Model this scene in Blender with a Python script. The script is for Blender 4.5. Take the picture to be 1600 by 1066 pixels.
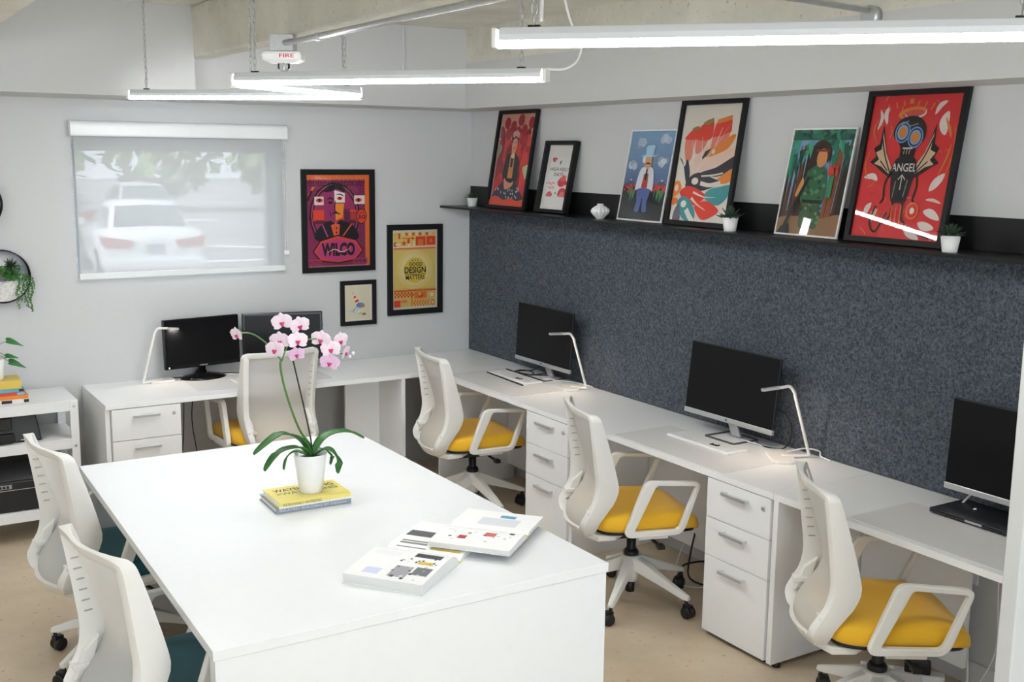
import bpy, bmesh, math, random
from math import sin, cos, pi, radians as R
from mathutils import Vector, Matrix

for o in list(bpy.data.objects): bpy.data.objects.remove(o)
S = bpy.context.scene
COL = S.collection
random.seed(7)

# ------------------------------------------------------------------ camera
cam = bpy.data.cameras.new('camera'); camo = bpy.data.objects.new('camera', cam); COL.objects.link(camo)
S.camera = camo
YAW, PITCH, ROLL = 0.5591, -0.1664, 0.0114
fwd = Vector((sin(YAW)*cos(PITCH), cos(YAW)*cos(PITCH), sin(PITCH)))
rt = Vector((cos(YAW), -sin(YAW), 0)); up = rt.cross(fwd)
r2 = rt*cos(ROLL)+up*sin(ROLL); u2 = up*cos(ROLL)-rt*sin(ROLL)
M = Matrix((( r2.x,u2.x,-fwd.x),(r2.y,u2.y,-fwd.y),(r2.z,u2.z,-fwd.z)))
camo.matrix_world = Matrix.Translation((-3.7593,-6.545,2.0593)) @ M.to_4x4()
cam.sensor_width = 36; cam.lens = 36*1742.0/1600; cam.clip_start = .05; cam.clip_end = 500

# ------------------------------------------------------------------ world, sun, big lights, exposure
W = bpy.data.worlds.new('world'); S.world = W; W.use_nodes = True
W.node_tree.nodes['Background'].inputs[0].default_value = (.80,.90,1,1)
W.node_tree.nodes['Background'].inputs[1].default_value = 1.0
sl = bpy.data.lights.new('sun','SUN'); sl.energy = 2.2; sl.angle = R(3); sl.color = (1,.96,.9)
so = bpy.data.objects.new('sun', sl); COL.objects.link(so); so.rotation_euler = (R(38), 0, R(-72))
al = bpy.data.lights.new('daylight_fill','AREA'); al.shape = 'RECTANGLE'; al.size = 4.8; al.size_y = 2.0; al.energy = 17; al.color = (.90,.95,1)
ao = bpy.data.objects.new('daylight_fill', al); COL.objects.link(ao); ao.location = (-3.2,-9.7,1.4); ao.rotation_euler = (R(90),0,0)  # added unseen area light, fills the room with daylight from the front opening
LAMP = 20.0
S.view_settings.view_transform = 'Standard'; S.view_settings.look = 'None'
S.view_settings.gamma = 1; S.view_settings.use_curve_mapping = False
S.view_settings.exposure = 1.88

# ------------------------------------------------------------------ materials
def s2l(c): return tuple((x/12.92 if x <= .04045 else ((x+.055)/1.055)**2.4) for x in c)
def hx(h): h = h.lstrip('#'); return s2l(tuple(int(h[i:i+2],16)/255 for i in (0,2,4)))
MATS = {}
def mat(name, col, rough=.5, metal=0, spec=.5, noise=0, nscale=30, bump=0, bscale=200, coat=0, emit=0, alpha=1, trans=0, ior=1.45, sheen=0):
    if name in MATS: return MATS[name]
    if isinstance(col, str): col = hx(col)
    m = bpy.data.materials.new(name); m.use_nodes = True; nt = m.node_tree; b = nt.nodes['Principled BSDF']
    b.inputs['Base Color'].default_value = (*col,1); b.inputs['Roughness'].default_value = rough
    b.inputs['Metallic'].default_value = metal; b.inputs['Specular IOR Level'].default_value = spec
    b.inputs['Coat Weight'].default_value = coat; b.inputs['Coat Roughness'].default_value = .04
    b.inputs['Transmission Weight'].default_value = trans; b.inputs['IOR'].default_value = ior
    b.inputs['Sheen Weight'].default_value = sheen
    if emit: b.inputs['Emission Color'].default_value = (*col,1); b.inputs['Emission Strength'].default_value = emit
    tc = nt.nodes.new('ShaderNodeTexCoord')
    n = nt.nodes.new('ShaderNodeTexNoise'); n.inputs['Scale'].default_value = nscale; n.inputs['Detail'].default_value = 6
    nt.links.new(tc.outputs['Object'], n.inputs['Vector'])
    r = nt.nodes.new('ShaderNodeMixRGB'); k = max(noise, .02)
    r.inputs[1].default_value = (*[x*(1-k) for x in col],1); r.inputs[2].default_value = (*[min(1,x*(1+k)) for x in col],1)
    nt.links.new(n.outputs[0], r.inputs[0]); nt.links.new(r.outputs[0], b.inputs['Base Color'])
    if bump:
        n2 = nt.nodes.new('ShaderNodeTexNoise'); n2.inputs['Scale'].default_value = bscale; n2.inputs['Detail'].default_value = 4
        nt.links.new(tc.outputs['Object'], n2.inputs['Vector'])
        bp = nt.nodes.new('ShaderNodeBump'); bp.inputs['Strength'].default_value = bump; bp.inputs['Distance'].default_value = .002
        nt.links.new(n2.outputs[0], bp.inputs['Height']); nt.links.new(bp.outputs[0], b.inputs['Normal'])
    MATS[name] = m; return m

m_wall = mat('wall_paint', (.60,.605,.605), .75, bump=.15, bscale=120)
m_base = mat('baseboard_paint', (.66,.66,.66), .5)
m_white = mat('white_laminate', (.90,.905,.905), .28, noise=.01)
m_table = mat('table_laminate', (.845,.86,.87), .25, noise=.01)
m_wplast = mat('white_plastic', (.83,.82,.78), .38)
m_cartw = mat('white_powder_coat', (.82,.83,.83), .45, bump=.05)
m_yellow = mat('yellow_fabric', (.93,.52,.022), .75, noise=.06, nscale=500, bump=.3, bscale=1500, sheen=.2)
m_teal = mat('teal_fabric', (.018,.125,.165), .85, noise=.12, nscale=500, bump=.3, bscale=1500, sheen=.2)
m_black = mat('black_plastic', (.012,.012,.013), .42)
m_gloss = mat('black_gloss', (.006,.006,.007), .15, spec=.35)
m_screen = mat('dark_screen', (.005,.005,.006), .30, spec=.22)
m_silver = mat('brushed_silver', (.62,.63,.64), .35, .85)
m_handle = mat('handle_metal', (.66,.67,.69), .32, .7)
m_steel = mat('galvanised_steel', (.55,.57,.58), .38, .8, noise=.15, nscale=60)
m_bmetal = mat('black_powder_coat', (.009,.009,.010), .38, spec=.35, bump=.08)
m_frame = mat('black_frame_wood', (.009,.009,.010), .5, spec=.3)
m_ceram = mat('white_ceramic', (.85,.85,.85), .35, bump=.15, bscale=700)
m_leaf = mat('orchid_leaf', (.035,.14,.03), .4, noise=.25, nscale=40)
m_stem = mat('orchid_stem', (.09,.20,.05), .5, noise=.2)
m_succ = mat('succulent_leaf', (.03,.06,.03), .6, noise=.3, nscale=80)
m_succ2 = mat('bright_succulent_leaf', (.06,.19,.04), .55, noise=.3, nscale=80)
m_succ3 = mat('grey_succulent_leaf', (.22,.21,.22), .6, noise=.25, nscale=80)
m_petal = mat('orchid_petal', (.86,.72,.80), .55, noise=.10, nscale=120)
m_petal2 = mat('pink_orchid_petal', (.74,.50,.68), .55, noise=.15, nscale=120)
m_lip = mat('orchid_lip', (.55,.03,.15), .5, noise=.2)
m_soil = mat('soil', (.06,.045,.03), .9, noise=.4, nscale=90)
m_stake = mat('dark_stake', (.02,.02,.02), .5)
m_paper = mat('paper', (.84,.84,.83), .7)
m_pages = mat('page_block', (.74,.74,.73), .8, noise=.12, nscale=900)
m_whitec = mat('white_cable', (.80,.80,.80), .5)
m_blackc = mat('black_cable', (.012,.012,.012), .5)
m_lampbody = mat('lamp_enamel', (.80,.78,.74), .4)
m_tray = mat('fixture_enamel', (.72,.74,.77), .4)
m_green = mat('pothos_leaf', (.03,.19,.035), .4, noise=.25, nscale=60)
m_asph = mat('asphalt', (.33,.33,.33), .9, noise=.15, nscale=20)
m_line = mat('road_paint', (.8,.8,.8), .8)
m_carw = mat('white_car_paint', (.85,.86,.87), .25, coat=.6)
m_card = mat('grey_car_paint', (.25,.26,.28), .3, coat=.6)
m_carglass = mat('car_glass', (.10,.12,.13), .08)
m_tail = mat('tail_light', (.45,.05,.05), .2)
m_tyre = mat('tyre', (.02,.02,.02), .8)
m_plate = mat('number_plate', (.35,.40,.42), .5)
m_trunk = mat('bark', (.30,.27,.23), .9, noise=.3)
m_fol = mat('tree_foliage', (.30,.42,.20), .8, noise=.4, nscale=3)
m_peb = mat('white_pebble', (.72,.70,.67), .7, noise=.25, nscale=50)
m_pad = mat('desk_pad', (.74,.73,.72), .45, noise=.03)
m_red = mat('red_lettering', (.75,.03,.06), .5)
m_lettering = mat('grey_lettering', (.6,.6,.6), .4, .3)

def emis(name, col, k):
    m = bpy.data.materials.new(name); m.use_nodes = True; nt = m.node_tree
    b = nt.nodes['Principled BSDF']; nt.nodes.remove(b)
    e = nt.nodes.new('ShaderNodeEmission'); e.inputs[0].default_value = (*col,1); e.inputs[1].default_value = k
    nt.links.new(e.outputs[0], nt.nodes['Material Output'].inputs[0]); return m
m_tube = emis('led_tube', (.965,.985,1), LAMP)
m_desklight = emis('desk_lamp_led', (1,.82,.66), 90)

def mixmat(name, a_fn, b_fn, fac):
    m = bpy.data.materials.new(name); m.use_nodes = True; nt = m.node_tree
    for n in list(nt.nodes):
        if n.type == 'BSDF_PRINCIPLED': nt.nodes.remove(n)
    mx = nt.nodes.new('ShaderNodeMixShader')
    if isinstance(fac, str):
        f = nt.nodes.new('ShaderNodeFresnel'); f.inputs[0].default_value = 1.5; nt.links.new(f.outputs[0], mx.inputs[0])
    else: mx.inputs[0].default_value = fac
    nt.links.new(a_fn(nt), mx.inputs[1]); nt.links.new(b_fn(nt), mx.inputs[2])
    nt.links.new(mx.outputs[0], nt.nodes['Material Output'].inputs[0]); return m
def sh(t, col=(1,1,1), rough=None):
    def f(nt):
        n = nt.nodes.new(t); n.inputs[0].default_value = (*col,1)
        if rough is not None: n.inputs['Roughness'].default_value = rough
        return n.outputs[0]
    return f
def addsh(a, b, k):
    def f(nt):
        mx = nt.nodes.new('ShaderNodeMixShader'); mx.inputs[0].default_value = k
        nt.links.new(a(nt), mx.inputs[1]); nt.links.new(b(nt), mx.inputs[2]); return mx.outputs[0]
    return f
m_glass = mixmat('clear_glazing', sh('ShaderNodeBsdfTransparent'), sh('ShaderNodeBsdfGlossy', (1,1,1), .02), 'fresnel')
m_mesh = mixmat('white_mesh_fabric', sh('ShaderNodeBsdfTransparent'), addsh(sh('ShaderNodeBsdfDiffuse',(.84,.83,.79)), sh('ShaderNodeBsdfTranslucent',(.84,.83,.79)), .35), .85)
m_blind = mixmat('blind_screen_fabric', sh('ShaderNodeBsdfTransparent'), addsh(sh('ShaderNodeBsdfDiffuse',(.60,.61,.61)), sh('ShaderNodeBsdfTranslucent',(.56,.58,.58)), .25), .68)

# print material: colours of the flat prints are stored per face
m_print = bpy.data.materials.new('poster_print'); m_print.use_nodes = True
_nt = m_print.node_tree; _a = _nt.nodes.new('ShaderNodeAttribute'); _a.attribute_name = 'ink'
_nt.links.new(_a.outputs['Color'], _nt.nodes['Principled BSDF'].inputs['Base Color']); _nt.nodes['Principled BSDF'].inputs['Roughness'].default_value = .6

# concrete
def concrete(name, c1, c2, scale, rough, stain=None):
    m = bpy.data.materials.new(name); m.use_nodes = True; nt = m.node_tree; b = nt.nodes['Principled BSDF']
    tc = nt.nodes.new('ShaderNodeTexCoord')
    n = nt.nodes.new('ShaderNodeTexNoise'); n.inputs['Scale'].default_value = scale; n.inputs['Detail'].default_value = 9; n.inputs['Roughness'].default_value = .62
    nt.links.new(tc.outputs['Object'], n.inputs['Vector'])
    cr = nt.nodes.new('ShaderNodeValToRGB'); cr.color_ramp.elements[0].position = .32; cr.color_ramp.elements[1].position = .68
    cr.color_ramp.elements[0].color = (*c1,1); cr.color_ramp.elements[1].color = (*c2,1)
    nt.links.new(n.outputs[0], cr.inputs[0]); out = cr.outputs[0]
    v = nt.nodes.new('ShaderNodeTexNoise'); v.inputs['Scale'].default_value = scale*22; v.inputs['Detail'].default_value = 3
    nt.links.new(tc.outputs['Object'], v.inputs['Vector'])
    c2r = nt.nodes.new('ShaderNodeValToRGB'); c2r.color_ramp.elements[0].position = .27; c2r.color_ramp.elements[1].position = .36
    c2r.color_ramp.elements[0].color = (.55,.55,.55,1); c2r.color_ramp.elements[1].color = (1,1,1,1)
    nt.links.new(v.outputs[0], c2r.inputs[0])
    mx = nt.nodes.new('ShaderNodeMixRGB'); mx.blend_type = 'MULTIPLY'; mx.inputs[0].default_value = .8
    nt.links.new(out, mx.inputs[1]); nt.links.new(c2r.outputs[0], mx.inputs[2])
    nt.links.new(mx.outputs[0], b.inputs['Base Color']); b.inputs['Roughness'].default_value = rough
    bp = nt.nodes.new('ShaderNodeBump'); bp.inputs['Strength'].default_value = .25; bp.inputs['Distance'].default_value = .003
    nt.links.new(n.outputs[0], bp.inputs['Height']); nt.links.new(bp.outputs[0], b.inputs['Normal']); return m
m_floor = concrete('polished_concrete', (.50,.395,.275), (.70,.580,.425), 1.6, .35)
m_conc = concrete('raw_concrete', (.58,.57,.49), (.76,.745,.66), 2.5, .85)

# felt
m_felt = bpy.data.materials.new('charcoal_felt'); m_felt.use_nodes = True
nt = m_felt.node_tree; b = nt.nodes['Principled BSDF']; b.inputs['Roughness'].default_value = .95; b.inputs['Specular IOR Level'].default_value = .15
tc = nt.nodes.new('ShaderNodeTexCoord'); n = nt.nodes.new('ShaderNodeTexNoise'); n.inputs['Scale'].default_value = 95; n.inputs['Detail'].default_value = 5; n.inputs['Roughness'].default_value = .75
nt.links.new(tc.outputs['Object'], n.inputs['Vector'])
cr = nt.nodes.new('ShaderNodeValToRGB'); cr.color_ramp.elements[0].position = .36; cr.color_ramp.elements[1].position = .66
cr.color_ramp.elements[0].color = (.030,.036,.046,1); cr.color_ramp.elements[1].color = (.150,.168,.198,1)
nt.links.new(n.outputs[0], cr.inputs[0]); nt.links.new(cr.outputs[0], b.inputs['Base Color'])
bp = nt.nodes.new('ShaderNodeBump'); bp.inputs['Strength'].default_value = .5; bp.inputs['Distance'].default_value = .002
nt.links.new(n.outputs[0], bp.inputs['Height']); nt.links.new(bp.outputs[0], b.inputs['Normal'])

# ------------------------------------------------------------------ mesh builder
class MB:
    def __init__(s): s.v = []; s.f = []; s.c = []; s.sm = []
    def add(s, vs, fs, col=None, smooth=False):
        k = len(s.v); s.v += [tuple(v) for v in vs]
        for f in fs: s.f.append([k+i for i in f]); s.c.append(col); s.sm.append(smooth)
        return s
    def box(s, x0,x1,y0,y1,z0,z1, col=None):
        if x0>x1: x0,x1=x1,x0
        if y0>y1: y0,y1=y1,y0
        if z0>z1: z0,z1=z1,z0
        return s.add([(x0,y0,z0),(x1,y0,z0),(x1,y1,z0),(x0,y1,z0),(x0,y0,z1),(x1,y0,z1),(x1,y1,z1),(x0,y1,z1)],
            [(0,3,2,1),(4,5,6,7),(0,1,5,4),(1,2,6,5),(2,3,7,6),(3,0,4,7)], col)
    def hexa(s, p, col=None):
        return s.add(p, [(0,3,2,1),(4,5,6,7),(0,1,5,4),(1,2,6,5),(2,3,7,6),(3,0,4,7)], col)
    def loft(s, rings, cap0=True, cap1=True, closed=True, smooth=True, loop=False):
        n = len(rings[0]); vs = [p for r in rings for p in r]; fs = []
        m = len(rings)
        for i in range(m if loop else m-1):
            for j in range(n if closed else n-1):
                a = i*n+j; b_ = i*n+(j+1)%n; c = ((i+1)%m)*n+(j+1)%n; d = ((i+1)%m)*n+j
                fs.append((a,b_,c,d))
        s.add(vs, fs, None, smooth)
        k = len(s.v)-len(vs)
        if closed and not loop:
            if cap0: s.f.append([k+j for j in range(n)][::-1]); s.c.append(None); s.sm.append(False)
            if cap1: s.f.append([k+(m-1)*n+j for j in range(n)]); s.c.append(None); s.sm.append(False)
        return s
    def tube(s, pts, r, n=8, smooth_path=0, rs=None):
        P = [Vector(p) for p in pts]
        if smooth_path:
            P, rs = spline(P, smooth_path, rs)
        rings = []; prev = None
        for i, p in enumerate(P):
            t = (P[min(i+1,len(P)-1)]-P[max(i-1,0)]).normalized()
            if prev is None:
                a = t.cross(Vector((0,0,1)) if abs(t.z) < .9 else Vector((1,0,0))).normalized()
            else: a = (prev - t*prev.dot(t)).normalized()
            prev = a; b_ = t.cross(a); rr = rs[i] if rs else r
            rings.append([p+(a*cos(2*pi*j/n)+b_*sin(2*pi*j/n))*rr for j in range(n)])
        return s.loft(rings)
    def lathe(s, prof, n=24, c=(0,0,0), axis='z', smooth=True, cap=True):
        rings = []
        for r, z in prof:
            ring = []
            for j in range(n):
                a = 2*pi*j/n
                p = (r*cos(a), r*sin(a), z)
                if axis == 'x': p = (z, r*cos(a), r*sin(a))
                if axis == 'y': p = (r*sin(a), z, r*cos(a))
                ring.append((p[0]+c[0], p[1]+c[1], p[2]+c[2]))
            rings.append(ring)
        return s.loft(rings, cap, cap, smooth=smooth)
    def prism(s, poly, fn, d0, d1):
        n = len(poly); vs = [fn(u,v,d0) for u,v in poly]+[fn(u,v,d1) for u,v in poly]
        return s.add(vs, [tuple(range(n))[::-1], tuple(range(n,2*n))]+[(i,(i+1)%n,n+(i+1)%n,n+i) for i in range(n)])
    def ringprism(s, outer, inner, fn, d0, d1):
        n = len(outer)
        rings = [[fn(*outer[i],d0),fn(*outer[i],d1),fn(*inner[i],d1),fn(*inner[i],d0)] for i in range(n)]
        return s.loft(rings, closed=True, smooth=False, loop=True)
    def sphere(s, c, r, n=10, m=6, sc=(1,1,1)):
        rings = []
        for i in range(m+1):
            t = pi*i/m
            rings.append([(c[0]+r*sc[0]*sin(t)*cos(2*pi*j/n), c[1]+r*sc[1]*sin(t)*sin(2*pi*j/n), c[2]+r*sc[2]*cos(t)) for j in range(n)])
        return s.loft(rings, False, False)
    def xf(s, Mx): s.v = [tuple(Mx @ Vector(v)) for v in s.v]; return s
    def build(s, name, m, parent=None, bevel=0, seg=2, recalc=True, kind=None, label=None):
        me = bpy.data.meshes.new(name); me.from_pydata(s.v, [], s.f)
        ms = m if isinstance(m, (list,tuple)) else [m]
        for q in ms: me.materials.append(q)
        for i, p in enumerate(me.polygons): p.use_smooth = s.sm[i]
        if any(c is not None for c in s.c):
            at = me.color_attributes.new('ink','FLOAT_COLOR','CORNER'); k = 0
            for i, p in enumerate(me.polygons):
                cc = s.c[i] or (1,1,1)
                for _ in range(p.loop_total): at.data[k].color = (*cc,1); k += 1
        bm = bmesh.new(); bm.from_mesh(me); 
        if recalc and not any(c is not None for c in s.c): bmesh.ops.recalc_face_normals(bm, faces=bm.faces)
        bm.to_mesh(me); bm.free(); me.update()
        o = bpy.data.objects.new(name, me); COL.objects.link(o)
        if parent: o.parent = parent
        if bevel:
            md = o.modifiers.new('bevel','BEVEL'); md.width = bevel; md.segments = seg; md.limit_method = 'ANGLE'; md.angle_limit = R(35)
            md.harden_normals = False
        if kind: o['kind'] = kind
        if label: o['label'] = label
        return o

def spline(P, k, rs=None):
    out = []; ro = []
    n = len(P)
    for i in range(n-1):
        p0, p1, p2, p3 = P[max(i-1,0)], P[i], P[i+1], P[min(i+2,n-1)]
        for j in range(k):
            t = j/k
            out.append(.5*((2*p1)+(p2-p0)*t+(2*p0-5*p1+4*p2-p3)*t*t+(3*p1-p0-3*p2+p3)*t**3))
            if rs: ro.append(rs[i]*(1-t)+rs[i+1]*t)
    out.append(P[-1]); 
    if rs: ro.append(rs[-1])
    return out, (ro if rs else None)
def roundpoly(pts, r, n=5):
    out = []; N = len(pts); r = r if isinstance(r,(list,tuple)) else [r]*N
    for i in range(N):
        p = Vector(pts[i]); a = Vector(pts[i-1]); c = Vector(pts[(i+1)%N])
        d1 = (a-p).normalized(); d2 = (c-p).normalized()
        q1 = p+d1*r[i]; q2 = p+d2*r[i]
        for j in range(n+1):
            t = j/n; out.append(tuple((1-t)**2*q1+2*t*(1-t)*p+t*t*q2))
    return out
def tag(o, label=None, cat=None, group=None, kind=None):
    if label: o['label'] = label
    if cat: o['category'] = cat
    if group: o['group'] = group
    if kind: o['kind'] = kind
    return o
def thing(name, label, cat, loc=(0,0,0), rz=0, group=None):
    o = bpy.data.objects.new(name, None); COL.objects.link(o); o.empty_display_size = .1
    o.location = loc; o.rotation_euler = (0,0,rz); return tag(o, label, cat, group)
def dup(root, loc=None, rz=None, label=None):
    def cp(o, par):
        c = o.copy(); COL.objects.link(c)
        if par: c.parent = par
        for ch in list(o.children): cp(ch, c)
        return c
    r = cp(root, None)
    if loc is not None: r.location = loc
    if rz is not None: r.rotation_euler = (0,0,rz)
    if label: r['label'] = label
    return r
def struct(name, mb, m, bevel=0):
    o = mb.build(name, m, None, bevel); o['kind'] = 'structure'; return o

_txt = {}
def textmesh(s, bold=0.012):
    if (s,bold) in _txt: return _txt[s,bold]
    cu = bpy.data.curves.new('t','FONT'); cu.body = s; cu.resolution_u = 3; cu.offset = bold
    ob = bpy.data.objects.new('t', cu); me = bpy.data.meshes.new_from_object(ob)
    vs = [(v.co.x, v.co.y) for v in me.vertices]; fs = [tuple(p.vertices) for p in me.polygons]
    bpy.data.objects.remove(ob); bpy.data.meshes.remove(me); bpy.data.curves.remove(cu)
    x0 = min(v[0] for v in vs); x1 = max(v[0] for v in vs); y0 = min(v[1] for v in vs); y1 = max(v[1] for v in vs)
    vs = [((x-x0)/(x1-x0), (y-y0)/(y1-y0)) for x, y in vs]
    _txt[s,bold] = (vs, fs); return vs, fs

def clip01(P):
    for ax, lim, sg in ((0,0,1),(0,1,-1),(1,0,1),(1,1,-1)):
        out = []
        for i in range(len(P)):
            a, b_ = P[i-1], P[i]; da = sg*(a[ax]-lim); db = sg*(b_[ax]-lim)
            if (da >= 0) != (db >= 0):
                t = da/(da-db); out.append((a[0]+(b_[0]-a[0])*t, a[1]+(b_[1]-a[1])*t))
            if db >= 0: out.append(b_)
        P = out
        if not P: return []
    return P
def ink(c):
    k = max(1, min(1.4, .80/max(max(c),.01))); return tuple(x*k for x in c)
class Canvas:
    """flat print: layers of coloured shapes, u right, v up, both in metres; depth towards the viewer"""
    def __init__(s, w, h, bg): s.mb = MB(); s.w = w; s.h = h; s.k = 0; s.rect(0,0,1,1,bg)
    def _l(s): s.k += 1; return .00005*s.k
    def poly(s, pts, col, raw=False):
        d = s._l(); col = ink(hx(col)) if isinstance(col,str) else col
        pts = clip01(pts)
        if len(pts) < 3: return s
        P = [((u-.5)*s.w, (v-.5)*s.h, d) for u,v in pts]
        s.mb.add(P, [tuple(range(len(P)))], col); return s
    def rect(s, u0,v0,u1,v1,col): return s.poly([(u0,v0),(u1,v0),(u1,v1),(u0,v1)], col)
    def ell(s, cu,cv,ru,rv,col,rot=0,n=22):
        asp = s.w/s.h; pts = []
        for j in range(n):
            a = 2*pi*j/n; x = ru*cos(a); y = rv*sin(a)/asp
            x, y = x*cos(rot)-y*sin(rot), x*sin(rot)+y*cos(rot)
            pts.append((cu+x, cv+y*asp))
        return s.poly(pts, col)
    def stroke(s, pts, wd, col, k=0, taper=False):
        asp = s.w/s.h
        P = [Vector((u, v/asp, 0)) for u,v in pts]
        if k: P,_ = spline(P, k)
        L=[];Rr=[]; n=len(P)
        for i,p in enumerate(P):
            t=(P[min(i+1,n-1)]-P[max(i-1,0)]).normalized(); q=Vector((-t.y,t.x,0)); w=wd*.5
            if taper: w *= max(.12, sin(pi*(i+.5)/n)) if taper==2 else max(.1,1-i/n)
            L.append(p+q*w); Rr.append(p-q*w)
        d = s._l(); col = ink(hx(col)) if isinstance(col,str) else col
        for i in range(n-1):
            q = clip01([(p.x,p.y*asp) for p in (L[i],Rr[i],Rr[i+1],L[i+1])])
            if len(q) > 2: s.mb.add([((u-.5)*s.w,(v-.5)*s.h,d) for u,v in q],[tuple(range(len(q)))],col)
        return s
    def blob(s, pts, col, k=5):
        P=[Vector((u,v,0)) for u,v in pts]; N=len(P); out=[]
        for i in range(N):
            p0,p1,p2,p3=P[i-1],P[i],P[(i+1)%N],P[(i+2)%N]
            for j in range(k):
                t=j/k; q=.5*((2*p1)+(p2-p0)*t+(2*p0-5*p1+4*p2-p3)*t*t+(3*p1-p0-3*p2+p3)*t**3); out.append((q.x,q.y))
        return s.poly(out,col)
    def text(s, t, u0,v0,u1,v1, col, shear=0, bold=.012):
        vs, fs = textmesh(t, bold); d = s._l(); col = ink(hx(col)) if isinstance(col,str) else col
        s.mb.add([((u0+x*(u1-u0)+shear*y*(v1-v0)-.5)*s.w, (v0+y*(v1-v0)-.5)*s.h, d) for x,y in vs], fs, col); return s
    def star(s,cu,cv,r,col,n=5,q=.45):
        asp=s.w/s.h
        return s.poly([(cu+r*(1 if j%2==0 else q)*sin(pi*j/n), cv+r*asp*(1 if j%2==0 else q)*cos(pi*j/n)) for j in range(2*n)],col)

# ================================================================== STRUCTURE
H = .737; XW = -6.2; YF = -10.0; ZC = 2.80
struct('floor', MB().box(XW,.3,YF,.25,-.12,0), m_floor)
# back wall with the window hole
wx0,wx1,wz0,wz1 = -2.53,-1.362,1.330,2.085
struct('wall_back', MB().box(XW,wx0,0,.2,0,3).box(wx1,.3,0,.2,0,3).box(wx0,wx1,0,.2,0,wz0).box(wx0,wx1,0,.2,wz1,3), m_wall)
struct('wall_right', MB().box(0,.2,YF,0,0,3), m_wall)
struct('wall_left', MB().box(XW-.2,XW,YF,.25,0,3), m_wall)
struct('wall_front', MB().box(XW,-5.8,YF-.2,YF,0,3).box(-.5,.2,YF-.2,YF,0,3).box(-5.8,-.5,YF-.2,YF,0,.25).box(-5.8,-.5,YF-.2,YF,2.45,3), m_wall)
struct('ceiling', MB().box(XW,.2,YF-.2,.2,ZC,ZC+.2), m_conc)
# precast stems under the slab
struct('trim_1', MB().hexa([(-1.995,YF,2.54),(-1.885,YF,2.54),(-1.885,0,2.54),(-1.995,0,2.54),(-2.01,YF,ZC),(-1.86,YF,ZC),(-1.86,0,ZC),(-2.01,0,ZC)]), m_conc, .012)
struct('trim_2', MB().box(-.30,-.12,YF,-.45,2.60,ZC), m_conc)
struct('trim_3', MB().hexa([(-3.185,YF,2.54),(-3.075,YF,2.54),(-3.075,0,2.54),(-3.185,0,2.54),(-3.2,YF,ZC),(-3.06,YF,ZC),(-3.06,0,ZC),(-3.2,0,ZC)]), m_conc, .012)
# furred boxes above the walls
struct('trim_4', MB().box(XW,-1.998,-.56,0,2.33,ZC), m_wall)
struct('trim_5', MB().box(-1.998,0,-.45,0,2.33,ZC), m_wall)
struct('trim_6', MB().box(-.302,0,YF,-.45,2.33,2.60).box(-.12,0,YF,-.45,2.60,ZC), m_wall)
struct('trim_7', MB().box(-.735,-.718,-.462,-.45,2.52,ZC), m_wall, .003)
struct('baseboard_back', MB().box(XW,0,-.014,0,0,.10), m_base, .003)
struct('baseboard_right', MB().box(-.014,0,YF,-.014,0,.10), m_base, .003)
# window
wf = struct('window_1', MB().box(wx0,wx0+.035,.09,.15,wz0,wz1).box(wx1-.035,wx1,.09,.15,wz0,wz1).box(wx0+.035,wx1-.035,.09,.15,wz0,wz0+.015).box(wx0+.035,wx1-.035,.09,.15,wz1-.035,wz1), mat('window_frame_metal',(.5,.52,.53),.4,.4))
MB().add([(wx0+.035,.118,wz0+.015),(wx1-.035,.118,wz0+.015),(wx1-.035,.118,wz1-.035),(wx0+.035,.118,wz1-.035)],[(0,1,2,3)]).build('pane', m_glass, wf, recalc=False)
MB().box(wx0,wx1,.0,.09,wz0-.001,wz0+.012).build('sill', m_base, wf)
# near partition at the right edge of view
struct('wall_partition', MB().box(-1.30,-.70,-4.99,-4.945,0,1.75), mat('partition_paint',(.58,.59,.59),.5), .004)

# ================================================================== OUTSIDE
GZ = -.32
o = MB().box(-60,60,.3,90,GZ-.2,GZ).build('parking_lot', m_asph); o['kind'] = 'structure'
for lab,x,y,L_,a in (('white painted line right of the white sedan outside window',5.3,17.3,4.2,-3),('white painted parking line further back at right outside window',5.6,20.6,2.4,-40),('white painted dash in the far parking row left outside window',7.6,31.9,1.0,-20),('white painted dash in the far parking row right outside window',10.6,31.0,2.6,-15),('white painted dash furthest back outside window',12.2,45.0,3.0,-15)):
    o = MB().box(-L_/2,L_/2,-.12-y*.004,.12+y*.004,GZ,GZ+.006).build('parking_line', m_line); o.location = (x,y,0); o.rotation_euler = (0,0,R(a)); tag(o,lab,'line','painted bay lines')
tag(MB().box(-6,14,10.6,10.78,GZ,GZ+.14).build('parking_kerb', mat('kerb_concrete',(.62,.62,.60),.9,noise=.1), None, .02), 'pale concrete kerb across the parking lot in front of the white car','kerb')

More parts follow.
